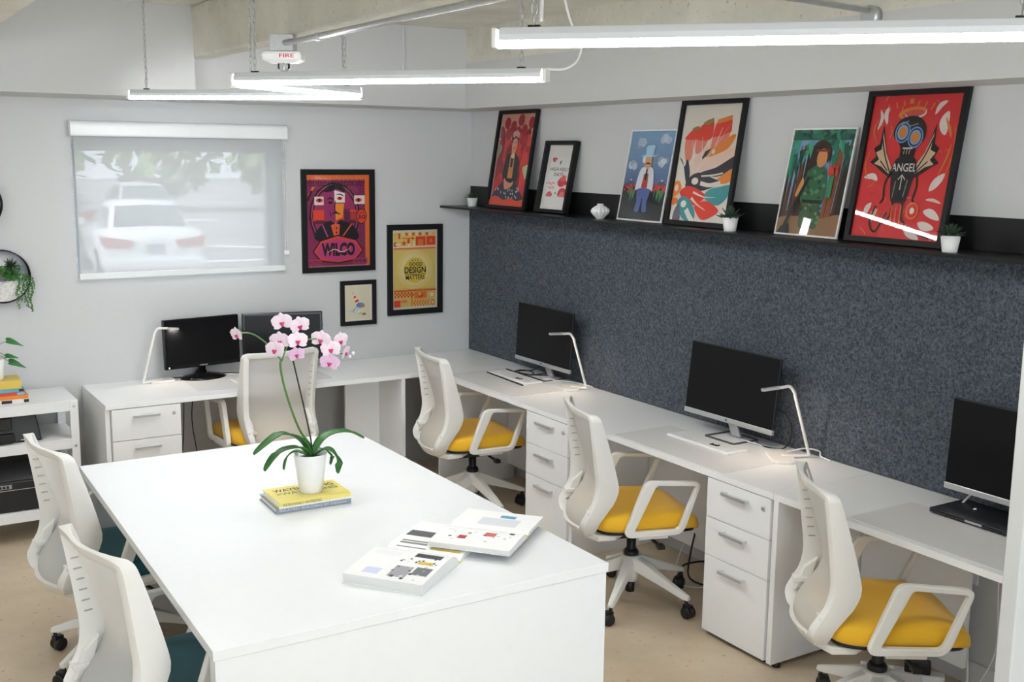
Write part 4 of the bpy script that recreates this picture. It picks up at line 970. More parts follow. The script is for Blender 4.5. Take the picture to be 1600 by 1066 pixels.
# ================================================================== KEYBOARDS, PADS, LAPTOP
def make_keyboard(label, loc, rz, L_=.42, Wd=.125, dark=False):
    t = thing('keyboard', label, 'keyboard', loc, rz, 'keyboards on the desks')
    MB().box(-L_/2,L_/2,-Wd/2,Wd/2,0,.009).build('case', m_white, t, .003)
    mb = MB(); n = 21
    for r_ in range(6):
        for k in range(n):
            x = -L_/2+.010+k*(L_-.02)/n; y = -Wd/2+.008+r_*(Wd-.016)/6
            mb.box(x+.0012,x+(L_-.02)/n-.0012,y+.0012,y+(Wd-.016)/6-.0012,.009,.0115)
    mb.build('keys', mat('key_caps',(.78,.78,.78),.5), t, kind='stuff')
    return t
def make_pad(label, x0,x1,y0,y1):
    P_ = roundpoly([(x0,y0),(x1,y0),(x1,y1),(x0,y1)],.02,4)
    return tag(MB().prism(P_, lambda u,v,d:(u,v,d), H+.0003, H+.0025).build('desk_pad', m_pad, None, .0008), label, 'desk pad', 'desk pads')
make_pad('pale desk pad on the back desk behind the office chair', -2.02,-1.22,-.50,-.15)
make_pad('pale desk pad under the keyboard nearest the corner', -.575,-.225,-1.47,-.72)
make_pad('pale desk pad under the keyboard of the middle felt wall desk', -.585,-.23,-3.165,-2.40)
make_pad('pale desk pad under the black laptop at the right', -.575,-.215,-4.60,-3.83)
kz = H+.0025
make_keyboard('white keyboard on the back desk beside the chair back',(-1.57,-.36,kz),0)
make_keyboard('white keyboard on pad below the monitor nearest the corner',(-.275,-1.01,kz),R(-90))
make_keyboard('white keyboard on pad below the middle felt wall monitor',(-.312,-2.75,kz),R(-90))
for lab,(x,y),rz in (('black trim strip lying along the corner keyboard front edge',(-.352,-1.02),-90),('black trim strip lying along the corner keyboard rear edge',(-.196,-.99),-90)):
    tag(MB().box(-.22,.22,-.004,.004,0,.006).build('trim_strip', m_black), lab, 'strip')
    o = bpy.data.objects[-1] if False else None
_k = [o for o in COL.objects if o.name.startswith('trim_strip')]
for o,(x,y) in zip(_k,((-.352,-1.02),(-.196,-.99))): o.location = (x,y,kz); o.rotation_euler = (0,0,R(-93))
for lab,x,y in (('small black clip on the keyboard nearest the corner',-.305,-1.10),('small black clip on the middle felt wall keyboard',-.335,-2.83)):
    o = MB().box(-.022,.022,-.006,.006,0,.003).box(-.022,-.014,-.006,.016,0,.003).box(.014,.022,-.006,.016,0,.003).build('clip', m_black); o.location = (x,y,kz+.012); o.rotation_euler = (0,0,R(-80)); tag(o,lab,'clip','clips on the keyboards')
t = thing('laptop','closed black laptop on the desk pad below the right edge monitor','laptop',(-.163,-4.14,H+.0078),R(-90))
MB().box(-.19,.19,-.105,.105,0,.009).build('base', m_black, t, .003)
MB().box(-.19,.19,-.105,.105,.0095,.017).build('lid', mat('laptop_lid',(.016,.017,.020),.35), t, .003)
MB().box(-.035,.035,-.1065,-.104,.004,.012).build('finger_notch', m_silver, t)

# ================================================================== ON THE TABLE
def book(name, label, w, d, h, loc, rz, cover, texts=(), group=None, pages=None, spine='front'):
    """closed hardback, spine along the local -y side"""
    t = thing(name, label, 'book', loc, rz, group); c_ = .003
    MB().box(-w/2,w/2,-d/2,d/2,0,c_).box(-w/2,w/2,-d/2,d/2,h-c_,h).box(-w/2,w/2,-d/2,-d/2+c_,c_,h-c_).build('cover', cover, t, .0008)
    MB().box(-w/2+.004,w/2-.004,-d/2+c_,d/2-.004,c_,h-c_).build('pages', pages or m_pages, t)
    for (txt,face,u0,v0,u1,v1,tm) in texts:
        vs, fs = textmesh(txt)
        if face == 'top': mb = MB().add([(-w/2+(u0+x*(u1-u0))*w, -d/2+(v0+y*(v1-v0))*d, h+.0004) for x,y in vs], fs)
        else: mb = MB().add([(-w/2+(u0+x*(u1-u0))*w, -d/2-.0004, (v0+y*(v1-v0))*h) for x,y in vs], fs)
        mb.build('lettering', tm, t)
    return t
m_ylw = mat('yellow_cover',(.82,.70,.20),.4); m_gry = mat('grey_blue_cover',(.30,.36,.44),.4); m_ink = mat('black_ink',(.02,.02,.02),.5); m_ink2 = mat('olive_ink',(.22,.20,.08),.5); m_ink3 = mat('pale_ink',(.62,.67,.72),.5)
book('book','grey blue hardback at the bottom of the pair under the orchid pot',.295,.205,.022,(-2.245,-2.645,H),R(-2.5),m_gry,[('RELATED: BUILDING BY DESIGN','spine',.05,.28,.93,.72,m_ink3)])
book('book','yellow hardback lettered WAYSHOWING directly under the orchid pot',.286,.19,.024,(-2.245,-2.662,H+.0222),R(-1),m_ylw,
     [('WAYSHOWING','top',.09,.66,.93,.84,m_ink),('>WAYFINDING','top',.09,.44,.93,.60,m_ink2),('WAYSHOWING > WAYFINDING','spine',.05,.25,.58,.75,m_ink2)], pages=m_paper)

_b = COL.objects
for o in list(_b):
    if o.get('label','').startswith('yellow hardback'): MB().box(-.1428,.1428,-.0954,-.0949,.0005,.0075).build('spine_band', m_paper, o)
# orchid
zp = H+.0222+.0245
t = thing('potted_orchid','pink and white orchid in a small white pot on stacked books','plant',(0,0,0))
ox,oy = -2.232,-2.672
MB().lathe([(.042,zp),(.044,zp+.004),(.062,zp+.142),(.064,zp+.150),(.059,zp+.150),(.055,zp+.125)],36,(ox,oy,0)).build('pot', m_ceram, t)
MB().lathe([(.056,zp+.128),(.02,zp+.136)],20,(ox,oy,0)).build('bark_mix', m_soil, t)
MB().tube([(ox,oy,zp+.10),(-2.225,-2.672,.952),(-2.268,-2.672,1.019),(-2.303,-2.672,1.11),(-2.331,-2.672,1.21),(-2.342,-2.672,1.283),(-2.334,-2.672,1.302)],.0042,8,5).build('flower_stem', m_stem, t)
MB().tube([(-2.336,-2.672,1.296),(-2.372,-2.672,1.346),(-2.419,-2.672,1.39),(-2.454,-2.672,1.409),(-2.488,-2.665,1.411)],.0026,8,5).build('flower_stem', m_stem, t)
MB().tube([(-2.336,-2.672,1.296),(-2.321,-2.672,1.334),(-2.305,-2.672,1.357),(-2.28,-2.672,1.369),(-2.222,-2.672,1.369),(-2.177,-2.672,1.363),(-2.134,-2.672,1.326),(-2.103,-2.66,1.303),(-2.07,-2.65,1.300)],.0026,8,5).build('flower_stem', m_stem, t)
MB().tube([(-2.225,-2.68,zp+.11),(-2.229,-2.682,.965),(-2.25,-2.682,1.081),(-2.302,-2.682,1.325)],.003,8,3).build('stake', m_stake, t)
def strap(pts, wmax, th=.004):
    P_,_ = spline([Vector(p) for p in pts], 5); n = len(P_); rings = []
    for i,p in enumerate(P_):
        tn = (P_[min(i+1,n-1)]-P_[max(i-1,0)]).normalized(); sd = tn.cross(Vector((0,0,1)))
        if sd.length < .15: sd = Vector((0,1,0)).cross(tn)
        sd.normalize(); nm = sd.cross(tn); q = i/(n-1)
        w = wmax*(.45+.55*sin(pi*min(1,q*1.25+.05)) if q < .7 else (.98*math.sqrt(max(0,1-((q-.62)/.39)**2))))
        w = max(w,.002)
        rings.append([p-sd*w+nm*w*.22, p-sd*w*.5+nm*w*.04, p, p+sd*w*.5+nm*w*.04, p+sd*w+nm*w*.22, p+sd*w*.5-nm*th*.9, p-nm*th, p-sd*w*.5-nm*th*.9])
    return MB().loft(rings)
for pts,w in (([(-2.228,-2.672,.925),(-2.276,-2.692,.993),(-2.338,-2.712,1.03),(-2.386,-2.722,1.028),(-2.476,-2.742,.978)],.026),
              ([(-2.236,-2.682,.925),(-2.284,-2.712,.971),(-2.358,-2.742,.981),(-2.407,-2.762,.963),(-2.451,-2.782,.922)],.020),
              ([(-2.240,-2.66,.925),(-2.274,-2.632,.938),(-2.303,-2.612,.913),(-2.313,-2.602,.862)],.012),
              ([(-2.224,-2.672,.925),(-2.182,-2.662,.976),(-2.131,-2.652,.996),(-2.06,-2.642,.990),(-1.993,-2.632,.953)],.027),
              ([(-2.220,-2.682,.925),(-2.19,-2.712,.954),(-2.165,-2.732,.945),(-2.147,-2.742,.908),(-2.152,-2.747,.86)],.018),
              ([(-2.215,-2.66,.925),(-2.165,-2.622,.930),(-2.121,-2.612,.895),(-2.127,-2.612,.858)],.012)):
    strap(pts, w).build('leaf', m_leaf, t)
def flower(c, r, yaw, pit, roll, pm):
    # face along local -y ; petals in local xz plane
    Mx = Matrix.Translation(c) @ Matrix.Rotation(yaw,4,'Z') @ Matrix.Rotation(pit,4,'X') @ Matrix.Rotation(roll,4,'Y')
    def petal(mb, ang, L_, w):
        ca, sa = cos(ang), sin(ang); rows = []
        for i in range(6):
            q = i/5; ww = w*math.sqrt(max(.003, sin(pi*(q*.86+.12))))*(1 if q<.98 else .5)
            row = []
            for k in range(-2,3):
                x = k/2*ww; y = -.10*L_*q*q+.02*L_*(abs(k)/2)**2*3-.04*L_*sin(q*pi)
                row.append((ca*L_*q - sa*x, y, sa*L_*q + ca*x))
            rows.append(row)
        # rounded tip
        mb.loft(rows, False, False, closed=False)
    mb = MB()
    for a in (90,210,330): petal(mb, R(a), r*1.0, r*.34)
    for a in (20,160): petal(mb, R(a), r*1.08, r*.62)
    for i,v in enumerate(mb.v): mb.v[i] = (v[0], v[1]-(.002 if i >= 90 else 0), v[2])
    f = mb.xf(Mx).build('flower', pm, t)
    MB().sphere((0,-r*.16,-r*.18),r*.17,8,5,(1,1.1,1.3)).sphere((-r*.16,-r*.16,-r*.06),r*.10,7,4).sphere((r*.16,-r*.16,-r*.06),r*.10,7,4).xf(Mx).build('lip', m_lip, f)
FL = [(-2.338,-2.690,1.443,0,0),(-2.273,-2.695,1.427,25,0),(-2.338,-2.662,1.37,-10,0),(-2.371,-2.702,1.345,-20,0),(-2.285,-2.702,1.372,20,0),(-2.285,-2.690,1.318,10,1),(-2.184,-2.680,1.366,-10,0),(-2.154,-2.702,1.330,0,0),(-2.157,-2.695,1.278,5,1),(-2.092,-2.642,1.348,50,0),(-2.075,-2.652,1.303,70,0),(-2.495,-2.652,1.404,-40,0)]
for i,(x,y,z,yw,k) in enumerate(FL):
    flower((x,y,z), .037 if i not in (5,10,11) else .030, R(-28+yw), R(random.uniform(-12,14)), R(random.uniform(-14,14)), m_petal2 if k else m_petal)
for p in ((-2.055,-2.65,1.285),(-2.04,-2.65,1.297)): MB().sphere(p,.007,8,5).build('bud', m_petal, t)

# open books
def open_book(label, loc, rz, w, d, hl, hr, arts):
    """spine along local y (length d); left page block -x, right +x"""
    t = thing('open_book', label, 'book', loc, rz, 'open magazines on the table')
    MB().box(-w-.004,w+.004,-d/2-.003,d/2+.003,0,.002).build('cover', mat('cover_white',(.80,.80,.80),.4), t)
    def prof(sgn, hh):
        pts = []
        for i in range(13):
            q = i/12; z = hh*(math.sin(min(1,q*4.5)*pi/2)*.72+.28*q) if q < .22 else hh*(.78-.0*(q))-.28*hh*(q-.22)
            z = hh*(1-math.exp(-q*11))*(1-.35*q)
            pts.append((sgn*(.002+q*w), .002+max(.0015,z)))
        return pts
    tops = {}
    for sgn, hh in ((-1,hl),(1,hr)):
        pr = prof(sgn, hh); tops[sgn] = pr
        poly = pr+[(sgn*(w-.004*sgn*sgn),.002),(sgn*.002,.002)]
        mb = MB()
        if sgn > 0: poly = poly[::-1]
        mb.prism(poly, lambda u,v,dd:(u,dd,v), -d/2, d/2)
        mb.build('page_block', m_pages, t)
        MB().loft([[(u,-d/2-.001,v+.0003),(u,d/2+.001,v+.0003)] for u,v in pr], False, False, closed=False).build('top_page', m_paper, t)
    def onpage(sgn,u,v):
        pr = tops[sgn]; x = u*w; k = min(11,int(u*12)); q = u*12-k
        z = pr[k][1]+(pr[k+1][1]-pr[k][1])*q
        return (sgn*(.002+x), -d/2+v*d, z+.0006)
    for sgn,u0,v0,u1,v1,col in arts:
        mb = MB()
        n = max(1,int((u1-u0)*12)); vs = []; fs = []
        for i in range(n+1):
            u = u0+(u1-u0)*i/n; vs += [onpage(sgn,u,v0), onpage(sgn,u,v1)]
        for i in range(n): fs.append((2*i,2*i+1,2*i+3,2*i+2))
        mb.add(vs, fs, hx(col)).build('printed_image', m_print, t)
    MB().box(-.006,.006,-d/2-.004,d/2+.004,.0,.006).build('spine', mat('spine_yellow',(.72,.66,.12),.5), t)
    return t
rnd = random.Random(4)
A1 = [(-1,.15,.08,.35,.42,'#3c3d40'),(-1,.45,.10,.53,.30,'#d8b93a'),(-1,.60,.05,.80,.25,'#6a6c70'),(-1,.62,.28,.9,.5,'#9b9ca0'),(-1,.2,.6,.4,.95,'#e6e6e8'),(-1,.75,.62,.9,.82,'#c9cfe6'),(1,.1,.5,.3,.9,'#7d7f80'),(1,.45,.55,.65,.95,'#5a5b5e'),(1,.12,.05,.18,.45,'#d8b93a')]
for i in range(26):
    u,v = rnd.uniform(.3,.9), rnd.uniform(.05,.5); A1.append((-1,u,v,u+rnd.uniform(.02,.05),v+rnd.uniform(.02,.05),rnd.choice(['#2c2d30','#8d8e92','#c9c9cc'])))
open_book('open illustrated book lying flat on the table, the nearer and larger one',(-2.138,-3.405,H),R(38),.29,.27,.046,.022,A1)
A2 = [(-1,.55,.62,.70,.72,'#b23a34'),(-1,.30,.30,.48,.44,'#c86a60'),(-1,.62,.80,.66,.84,'#1c1c1e'),(-1,.40,.60,.44,.64,'#1c1c1e'),(-1,.20,.10,.28,.16,'#1c1c1e'),(-1,.70,.35,.72,.38,'#1c1c1e'),(-1,.5,.15,.52,.18,'#1c1c1e'),(-1,.06,.1,.09,.9,'#d8d8d8'),(1,.2,.2,.6,.7,'#d5d7da'),(1,.65,.3,.8,.5,'#5f9ab8')]
for i in range(16):
    u,v = rnd.uniform(.3,.8), rnd.uniform(.08,.9); A2.append((-1,u,v,u+.018,v+.02,rnd.choice(['#2c2d30','#4d4e52','#b23a34'])))
open_book('open magazine with red photos overlapping the larger open book on the table',(-1.860,-3.365,H+.0265),R(40),.195,.285,.022,.012,A2)

# ================================================================== LED STRIP LIGHTS
ZL = 2.305
def chain(mb, x, y, z0, z1):
    n = int((z1-z0)/.024); z = z0
    for k in range(n+1):
        pts = [(0.0068*cos(q), .0150*sin(q)) for q in [2*pi*j/8 for j in range(8)]]
        zz = z0+k*(z1-z0)/n
        ring = [Vector((x+(a if k%2 else 0), y+(0 if k%2 else a), zz+b_)) for a,b_ in pts]
        rings = []
        for i,p in enumerate(ring):
            tn = (ring[(i+1)%8]-ring[i-1]).normalized(); e = Vector((0,1,0)) if k%2 else Vector((1,0,0)); f = tn.cross(e)
            rings.append([p+(e*cos(q)+f*sin(q))*.0022 for q in (0,pi/2,pi,3*pi/2)])
        mb.loft(rings, loop=True)
def make_light(label, p, q, ztop=ZC):
    p = Vector((*p,0)); q = Vector((*q,0)); L_ = (q-p).length; a = math.atan2(q.y-p.y, q.x-p.x)
    t = thing('strip_light', label, 'light', ((p.x+q.x)/2,(p.y+q.y)/2,ZL), a, 'hanging LED strip lights')
    hl = L_/2
    pr = [(-.028,.012),(-.028,.026),(-.018,.042),(.018,.042),(.028,.026),(.028,.012)]
    MB().prism(pr, lambda u,v,d:(d,u,v), -hl+.012, hl-.012).build('housing', m_tray, t, .002)
    pd = [(.021*cos(w), .012-.016*abs(sin(w))) for w in [pi*j/8 for j in range(9)]]
    MB().prism([(u,v) for u,v in pd]+[(-.026,.0125),(.026,.0125)][:0], lambda u,v,d:(d,u,v), -hl, hl).build('diffuser', m_tube, t)
    for s_ in (-1,1):
        MB().box(s_*hl-.006,s_*hl+.006,-.027,.027,-.004,.041).build('end_cap', m_wplast, t, .003)
        x = s_*(hl-.09)
        MB().box(x-.014,x+.014,-.006,.006,.042,.048).build('hanger_clip', m_bmetal, t)
        mb = MB(); chain(mb, x, 0, .058, ztop-ZL-.006); mb.build('chain', m_steel, t)
    return t
make_light('white LED strip light hanging nearest, across the upper right', (-2.375,-4.25),(-1.545,-5.145))
make_light('white LED strip light hanging in the middle with a white cord at its right end', (-2.375,-2.345),(-1.61,-3.31))
make_light('white LED strip light hanging furthest, at left nearest the window', (-2.40,-.83),(-1.545,-1.66))
make_light('short diagonal LED strip light joining the two left lights', (-2.33,-2.22),(-1.64,-1.83))
# added strip lights out of view, put in to brighten the room
make_light('added unseen LED fill light left of the view', (-4.75,-1.2),(-3.95,-2.1))
make_light('added unseen LED fill light behind the viewpoint, left one', (-4.9,-3.3),(-4.05,-4.15))
make_light('added unseen LED fill light behind the viewpoint, middle one', (-2.4,-6.6),(-1.55,-7.45))
make_light('added unseen LED fill light behind the viewpoint, right one', (-4.6,-7.2),(-3.75,-8.05))
tag(MB().tube([(-1.612,-3.31,2.345),(-1.56,-3.345,2.345),(-1.53,-3.38,2.375),(-1.56,-3.44,2.43),(-1.66,-3.52,2.48),(-1.75,-3.60,2.58),(-1.78,-3.64,2.70),(-1.78,-3.64,ZC)],.0042,8,6).build('hanging_cable', m_whitec), 'white power cord curling up from the middle strip light end','cable')
tag(MB().tube([(-2.245,-4.24,2.372),(-2.245,-4.25,2.6),(-2.245,-4.25,ZC)],.005,8).build('hanging_cable', m_whitec), 'straight white cord rising beside the chain of nearest strip light','cable')

# fire alarm under the stem
t = thing('fire_alarm','white ceiling fire alarm strobe lettered FIRE under concrete beam','alarm',(-2.035,-1.96,2.378), R(-32))
MB().box(-.048,.048,-.048,.048,.09,.160).build('mounting_box', m_steel, t, .003)
MB().loft([[(x*a,y*a*.8,z) for x,y in roundpoly([(-1,-1),(1,-1),(1,1),(-1,1)],.3,4)] for a,z in ((.055,.045),(.082,.058),(.084,.078),(.080,.089),(.05,.091))], smooth=False).build('cover', mat('alarm_white',(.86,.86,.86),.4), t, .003)
MB().lathe([(.014,.012),(.026,.024),(.026,.046)],12).build('strobe_lens', m_glass, t)
MB().lathe([(.003,.015),(.007,.02),(.007,.046)],10).build('strobe_bulb', m_silver, t)
vs, fs = textmesh('FIRE'); MB().add([(-.005+x*.062,-.0680,.064+y*.015) for x,y in vs], fs).build('lettering', m_red, t)
# conduits
tag(MB().tube([(-2.045,-1.93,2.505),(-2.045,-2.15,2.50),(-2.045,-8,2.50)],.012,10).tube([(-2.045,-2.35,2.498),(-2.045,-2.385,2.498)],.016,10).build('conduit', m_steel), 'grey steel conduit running below the concrete beam from the fire alarm','conduit')
o = MB().tube([(-.315,-3.57,2.605),(-1.86,-3.72,2.62)],.011,10).build('conduit', m_steel); tag(o,'grey steel conduit crossing to the round box on right beam','conduit')
MB().lathe([(.040,-.302),(.040,-.335),(.032,-.340)],20,(0,-3.57,2.585),'x').build('junction_box', m_steel, o)

# ================================================================== LEFT CART, PRINTERS, BOOKS
CX0,CX1,CY0,CY1,CZ = -3.55,-2.645,-.43,-.02,.745
t = thing('utility_cart','white metal three-shelf cart holding printers against the back wall','cart',(0,0,0))
for x in (CX0,CX1-.042):
    for y in (CY0,CY1-.03): 
        lg = MB().box(x,x+.042,y,y+.03,0,CZ-.002).build('leg', m_cartw, t, .002)
        if y == CY0:
            for z in (.715,.50,.15): MB().lathe([(.007,-.0005),(.006,-.004),(.002,-.004)],10,(x+.021,CY0,z),'y').build('bolt', m_steel, lg)
for z in (CZ,.540,.175):
    MB().box(CX0,CX1,CY0+.001,CY1,z-.008,z).box(CX0+.042,CX1-.042,CY0+.001,CY0+.008,z-.055,z-.008).box(CX0+.042,CX1-.042,CY1-.008,CY1,z-.055,z-.008).box(CX1-.006,CX1-.001,CY0+.03,CY1-.03,z-.055,z-.008).build('shelf', m_cartw, t, .0015)
m_prn = mat('printer_black',(.016,.017,.019),.35)
t = thing('printer','black inkjet printer on the middle shelf of the white cart','printer',(-3.06,-.22,.541))
MB().hexa([(-.22,-.17,0),(.235,-.17,0),(.235,.16,0),(-.22,.16,0),(-.22,-.13,.145),(.215,-.13,.145),(.215,.15,.145),(-.22,.15,.145)]).build('body', m_prn, t, .008)
MB().box(-.21,.20,-.13,.14,.146,.160).build('scanner_lid', m_prn, t, .005)
MB().hexa([(-.12,-.186,.075),(.09,-.186,.075),(.09,-.14,.075),(-.12,-.14,.075),(-.12,-.168,.135),(.09,-.168,.135),(.09,-.13,.135),(-.12,-.13,.135)]).build('control_panel', m_gloss, t, .003)
MB().box(-.14,.10,-.20,-.16,.012,.055).build('paper_tray', m_black, t, .004)
MB().box(.13,.18,-.1735,-.168,.012,.016).build('maker_lettering', m_lettering, t)
t = thing('printer','larger black office printer on the bottom shelf of the white cart','printer',(-3.05,-.22,.176))
MB().box(-.22,.30,-.19,.17,0,.165).build('body', m_prn, t, .008)
MB().hexa([(-.22,-.185,.165),(.22,-.185,.165),(.22,.16,.165),(-.22,.16,.165),(-.22,-.10,.255),(.20,-.10,.255),(.20,.15,.255),(-.22,.15,.255)]).build('scanner_lid', m_prn, t, .008)
MB().box(-.2,.29,-.1925,-.189,.118,.121).build('silver_line', m_silver, t)
MB().box(-.12,.06,-.193,-.188,.128,.150).build('button_strip', mat('button_grey',(.35,.36,.37),.4), t, .002)
mb = MB()
for k in range(4): mb.box(-.02+k*.018,-.008+k*.018,-.195,-.192,.132,.146)
mb.build('buttons', m_black, t, .001)
MB().box(.265,.275,-.1925,-.188,.03,.12).build('latch', m_silver, t)
# stack of books on the cart
bz = CZ+.0005
stk = [('white paperback with black spine end at the bottom of cart stack',.022,(.75,.75,.73),.23,0,'white'),('orange book second from bottom in the cart stack',.020,(.80,.26,.03),.225,0,'orange'),('red book with blue spine end in middle of cart stack',.016,(.70,.06,.05),.21,0,'red'),('blue paperback near top of the cart stack',.018,(.12,.42,.55),.205,0,'blue'),('thick yellow book on top of the cart stack',.045,(.70,.52,.10),.195,0,'yellow')]
for lab,hh,colr,w,_,nm in stk:
    t = book('book',lab,w,.16,hh,(-2.985+(.23-w)*-.5,-.285,bz),R(random.uniform(-2,3)),mat('cart_book_'+nm,colr,.45),group='books stacked on the cart')
    if nm in ('white','blue'): MB().box(w/2-.028,w/2-.004,-.0806,-.0799,.003,hh-.003).build('spine_label', m_black, t)
    if nm == 'red': MB().box(w/2-.04,w/2-.003,-.0806,-.0799,.002,hh-.002).build('spine_label', mat('cart_label_blue',(.25,.5,.65),.5), t)
    if nm == 'white':
        MB().box(-.02,.03,-.0806,-.0799,.003,hh-.003).build('spine_label', m_black, t)
        vs, fs = textmesh('77'); MB().add([(-.06+x*.03,-.0807,.004+y*.014) for x,y in vs], fs).build('lettering', m_ink, t)
    bz += hh+.0005
t = thing('potted_pothos','green pothos in a white pot on top of the cart books','plant',(-3.03,-.285,bz))
MB().lathe([(.05,0),(.052,.004),(.066,.11),(.062,.11),(.058,.10)],28).build('pot', m_ceram, t)
MB().lathe([(.058,.095),(.02,.1)],16).build('soil', m_soil, t)
def heart(c, d, L_, tw):
    d = Vector(d).normalized(); s_ = d.cross(Vector((0,-.4,1))).normalized(); n_ = s_.cross(d); c = Vector(c)
    pts = [(0,0),(-.12,.22),(-.05,.40),(.15,.46),(.45,.34),(.75,.16),(1,0)]
    ml = [c+d*(p[0] if p[0]>0 else 0)*L_*1 - n_*.06*L_*p[0]**2 for p in pts]
    vs = [c+d*p[0]*L_+s_*p[1]*L_*tw+n_*(abs(p[1])*.2-.1*p[0]**2)*L_ for p in pts]; vs2 = [c+d*p[0]*L_-s_*p[1]*L_*tw+n_*(abs(p[1])*.2-.1*p[0]**2)*L_ for p in pts]
    n = len(pts); mb = MB()
    mb.add(vs+ml+vs2, [(i,i+1,n+i+1,n+i) for i in range(n-1)]+[(n+i,n+i+1,2*n+i+1,2*n+i) for i in range(n-1)], None, True)
    return mb
for p,d,L_ in (((-2.955,-.30,1.066),(1,-.1,-.30),.082),((-2.965,-.31,.988),(1,-.2,-.12),.062),((-2.950,-.31,.955),(1,-.15,-.35),.085),((-3.06,-.30,1.12),(-.5,-.2,.5),.08),((-3.10,-.29,1.0),(-1,-.2,.1),.08)):
    lf = heart(p,d,L_,.85).build('leaf', m_green, t); lf.location = -t.location
    q = Vector((-3.03,-.285,bz+.10)); st = MB().tube([q,(q+Vector(p))*.5+Vector((0,0,.03)),Vector(p)],.0018,6,4).build('stalk', m_stem, t); st.location = -t.location

# round wall planters
def make_planter(label, c, full=True):
    t = thing('wall_planter', label, 'planter', c, 0, 'round wall planters')
    MB().lathe([(.138,0),(.143,0),(.143,-.062),(.138,-.062)],48,(0,0,0),'y',cap=False).add([],[]).build('ring', m_bmetal, t)
    MB().lathe([(.137,-.002),(.137,-.006),(.001,-.006)],40,(0,0,0),'y').build('back_disc', mat('planter_white',(.78,.79,.79),.6), t)
    if not full: return t
    # pebble tray: lower segment of the ring
    zt = -.025; a0 = math.asin(zt/.136); seg = [(.136*cos(q),.136*sin(q)) for q in [pi-a0+(2*a0+pi)*j/24 for j in range(25)]]
    MB().prism(seg, lambda u,v,d:(u,d,v), -.052, -.007).build('pebble_bed', m_peb, t)
    rn = random.Random(2); mb = MB()
    for i in range(420):
        x = rn.uniform(-.13,.07); z = rn.uniform(-.13,zt+.004)
        if x*x+z*z > .131**2: continue
        mb.sphere((x,-.053+rn.uniform(-.001,.002),z), rn.uniform(.0025,.005),5,3)
    mb.build('pebbles', m_peb, t, kind='stuff')
    tilt = Matrix.Rotation(R(70),4,'X')
    for (x,z,r_,n,ti,wd,m_,sd) in ((.045,.055,.052,10,4,.16,m_succ,1),(.02,.012,.042,8,4,.5,m_succ2,2),(.050,.008,.048,8,4,.5,m_succ2,3),(-.025,-.008,.050,9,4,.35,m_succ3,4),(-.02,.03,.040,8,3,.5,m_succ2,5),(.085,.035,.032,8,3,.6,mat('blue_succulent',(.16,.24,.20),.6,noise=.2),6),(-.07,.02,.045,8,4,.45,m_succ2,7)):
        rosette(MB(),(0,0,0),r_,r_*.5,n,ti,wd,sd).xf(Matrix.Translation((x,-.045,z)) @ tilt).build('succulent', m_, t)
    mb = MB()
    for k in range(12):
        x0 = .065+k*.0075+rn.uniform(-.006,.006); L_ = rn.choice([.08,.10,.12,.16,.2]); z0 = .02-.002*k
        if k in (3,4): L_ = .15
        if k in (8,9): L_ = .185
        for q in range(int(L_/.006)):
            z = z0-q*.006; mb.sphere((x0+rn.uniform(-.006,.006)+.01*sin(q*.2), -.055+rn.uniform(-.012,.006)-.004, z), rn.uniform(.003,.0048),5,3)
    mb.build('trailing_beads', m_succ2, t, kind='stuff')
    return t
make_planter('round black wall planter with succulents over white pebbles at far left', (-2.925,-.001,1.378))
make_planter('second round black wall planter barely in frame above the first', (-3.043,-.001,1.768), False)

# ================================================================== CABLES AND POWER
def cable(label, pts, m, r=.003, cat='cable', group=None):
    return tag(MB().tube(pts, r, 6, 5).build('cable', m), label, cat, group)
cable('black cable hanging under the back desk beside the drawers, left one',[(-1.99,-.09,.70),(-2.0,-.09,.45),(-2.02,-.10,.2),(-2.0,-.12,.06)],m_blackc)
cable('black cable hanging under the back desk beside the drawers, right one',[(-1.93,-.09,.70),(-1.95,-.09,.48),(-1.92,-.10,.2),(-1.94,-.12,.06)],m_blackc)
cable('grey cable hanging beneath the back desk between black cables',[(-2.01,-.07,.70),(-2.03,-.08,.4),(-2.05,-.09,.06)],mat('grey_cable',(.5,.5,.5),.5))
cable('black coiled cable behind the keyboard nearest the corner',[(-.06,-.98,.80),(-.09,-.93,.755),(-.12,-.86,.742),(-.16,-.84,.741),(-.19,-.90,.741),(-.17,-.98,.741),(-.11,-.97,.742),(-.10,-.88,.744),(-.15,-.85,.745),(-.18,-.94,.744),(-.12,-1.02,.741),(-.05,-1.06,.741)],m_blackc,.0035)
cable('white cable lying by the stand of corner monitor',[(-.10,-1.09,.742),(-.14,-1.13,.742),(-.12,-1.20,.742),(-.07,-1.26,.742),(-.04,-1.36,.742),(-.03,-1.46,.742)],m_whitec,.0035)
cable('white cable looping round the middle felt wall lamp base',[(-.14,-2.80,.745),(-.12,-2.90,.742),(-.15,-2.98,.742),(-.10,-3.05,.742),(-.04,-3.10,.760),(-.03,-3.18,.765),(-.05,-3.21,.75),(-.04,-3.26,.741)],m_whitec,.0035)
cable('black cable behind the middle felt wall monitor',[(-.10,-2.86,.93),(-.05,-2.98,.90),(-.04,-3.02,.82),(-.06,-3.0,.741),(-.12,-2.93,.741),(-.09,-2.85,.741)],m_blackc,.003)
cable('white cable curled under the right edge monitor',[(-.06,-4.02,.83),(-.09,-3.985,.78),(-.13,-3.98,.745),(-.16,-4.02,.742),(-.14,-4.06,.765)],m_whitec,.004)
cable('black cable on the back desk behind the left monitor',[(-2.06,-.06,.741),(-1.98,-.07,.742),(-1.90,-.06,.742),(-1.80,-.05,.742),(-1.70,-.07,.742),(-1.62,-.14,.742)],m_blackc,.003)
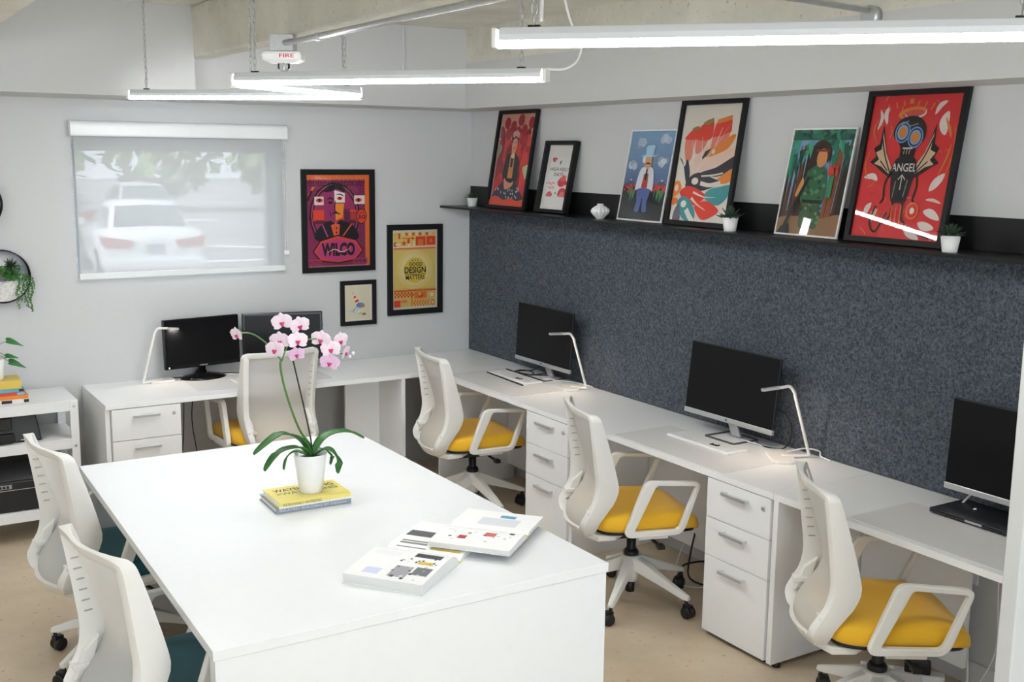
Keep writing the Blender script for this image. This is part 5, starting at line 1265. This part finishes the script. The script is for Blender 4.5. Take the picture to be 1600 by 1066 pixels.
cable('white cable on the back desk behind lamp and monitor',[(-2.13,-.09,.752),(-2.05,-.035,.742),(-1.95,-.03,.742),(-1.80,-.10,.742),(-1.68,-.12,.742)],m_whitec,.003)
cable('black cable bundle on the floor beneath the middle felt wall desk',[(-.03,-2.42,.40),(-.06,-2.44,.25),(-.16,-2.50,.08),(-.26,-2.62,.02),(-.20,-2.75,.012),(-.08,-2.70,.02),(-.07,-2.56,.05),(-.18,-2.48,.03),(-.26,-2.56,.015)],m_blackc,.005)
cable('white cable on the floor beneath the middle felt wall desk',[(-.03,-2.40,.42),(-.05,-2.38,.2),(-.10,-2.36,.05),(-.25,-2.5,.012),(-.33,-2.66,.012),(-.24,-2.74,.012)],m_whitec,.004)
cable('thick white cable dropping from outlet behind the nearest yellow chair',[(-.02,-3.965,.45),(-.03,-3.965,.34),(-.035,-3.99,.25),(-.03,-4.0,.1),(-.06,-4.02,.02),(-.14,-3.98,.03)],m_whitec,.006)
cable('thin white cable trailing from desk edge at far right, left one',[(-.30,-4.27,.70),(-.24,-4.25,.45),(-.22,-4.24,.28),(-.20,-4.16,.1),(-.26,-4.14,.012)],m_whitec,.0025)
cable('thin white cable trailing from desk edge at far right, right one',[(-.30,-4.31,.70),(-.24,-4.31,.45),(-.20,-4.30,.28),(-.22,-4.27,.1),(-.25,-4.24,.012)],m_whitec,.0025)
def make_outlet(label, y, z):
    t = thing('wall_outlet', label, 'outlet', (-.001,y,z), R(-90))
    MB().box(-.036,.036,-.006,0,-.058,.058).build('cover_plate', m_white, t, .002)
    for k in (-1,1):
        s_ = MB().box(-.016,.016,-.009,-.006,k*.024-.014,k*.024+.014).build('socket', m_white, t, .003)
        MB().box(-.008,-.005,-.0095,-.0088,k*.024-.004,k*.024+.006).box(.005,.008,-.0095,-.0088,k*.024-.004,k*.024+.006).build('slots', m_black, s_)
make_outlet('white wall outlet beneath the middle felt wall desk', -2.39,.43)
make_outlet('white wall outlet behind the nearest yellow chair', -3.965,.47)
t = thing('power_strip','white power strip on floor beneath the nearest yellow chair','power strip',(-.20,-3.83,.0), R(-51))
MB().box(-.16,.16,-.026,.026,0,.04).build('housing', m_white, t, .004)
for k in range(5): MB().box(-.13+k*.05,-.10+k*.05,-.014,.014,.0402,.0415).build('socket', mat('socket_grey',(.55,.55,.55),.5), t, .001)
tag(MB().box(-.05,.05,-.03,.03,.04,.085).build('plug_adapter', m_black, None, .008), 'black power adapter plugged on the floor power strip','adapter')
for o in COL.objects:
    if o.name.startswith('plug_adapter'): o.location = (-.165,-3.875,.0015); o.rotation_euler = (0,0,R(-51))
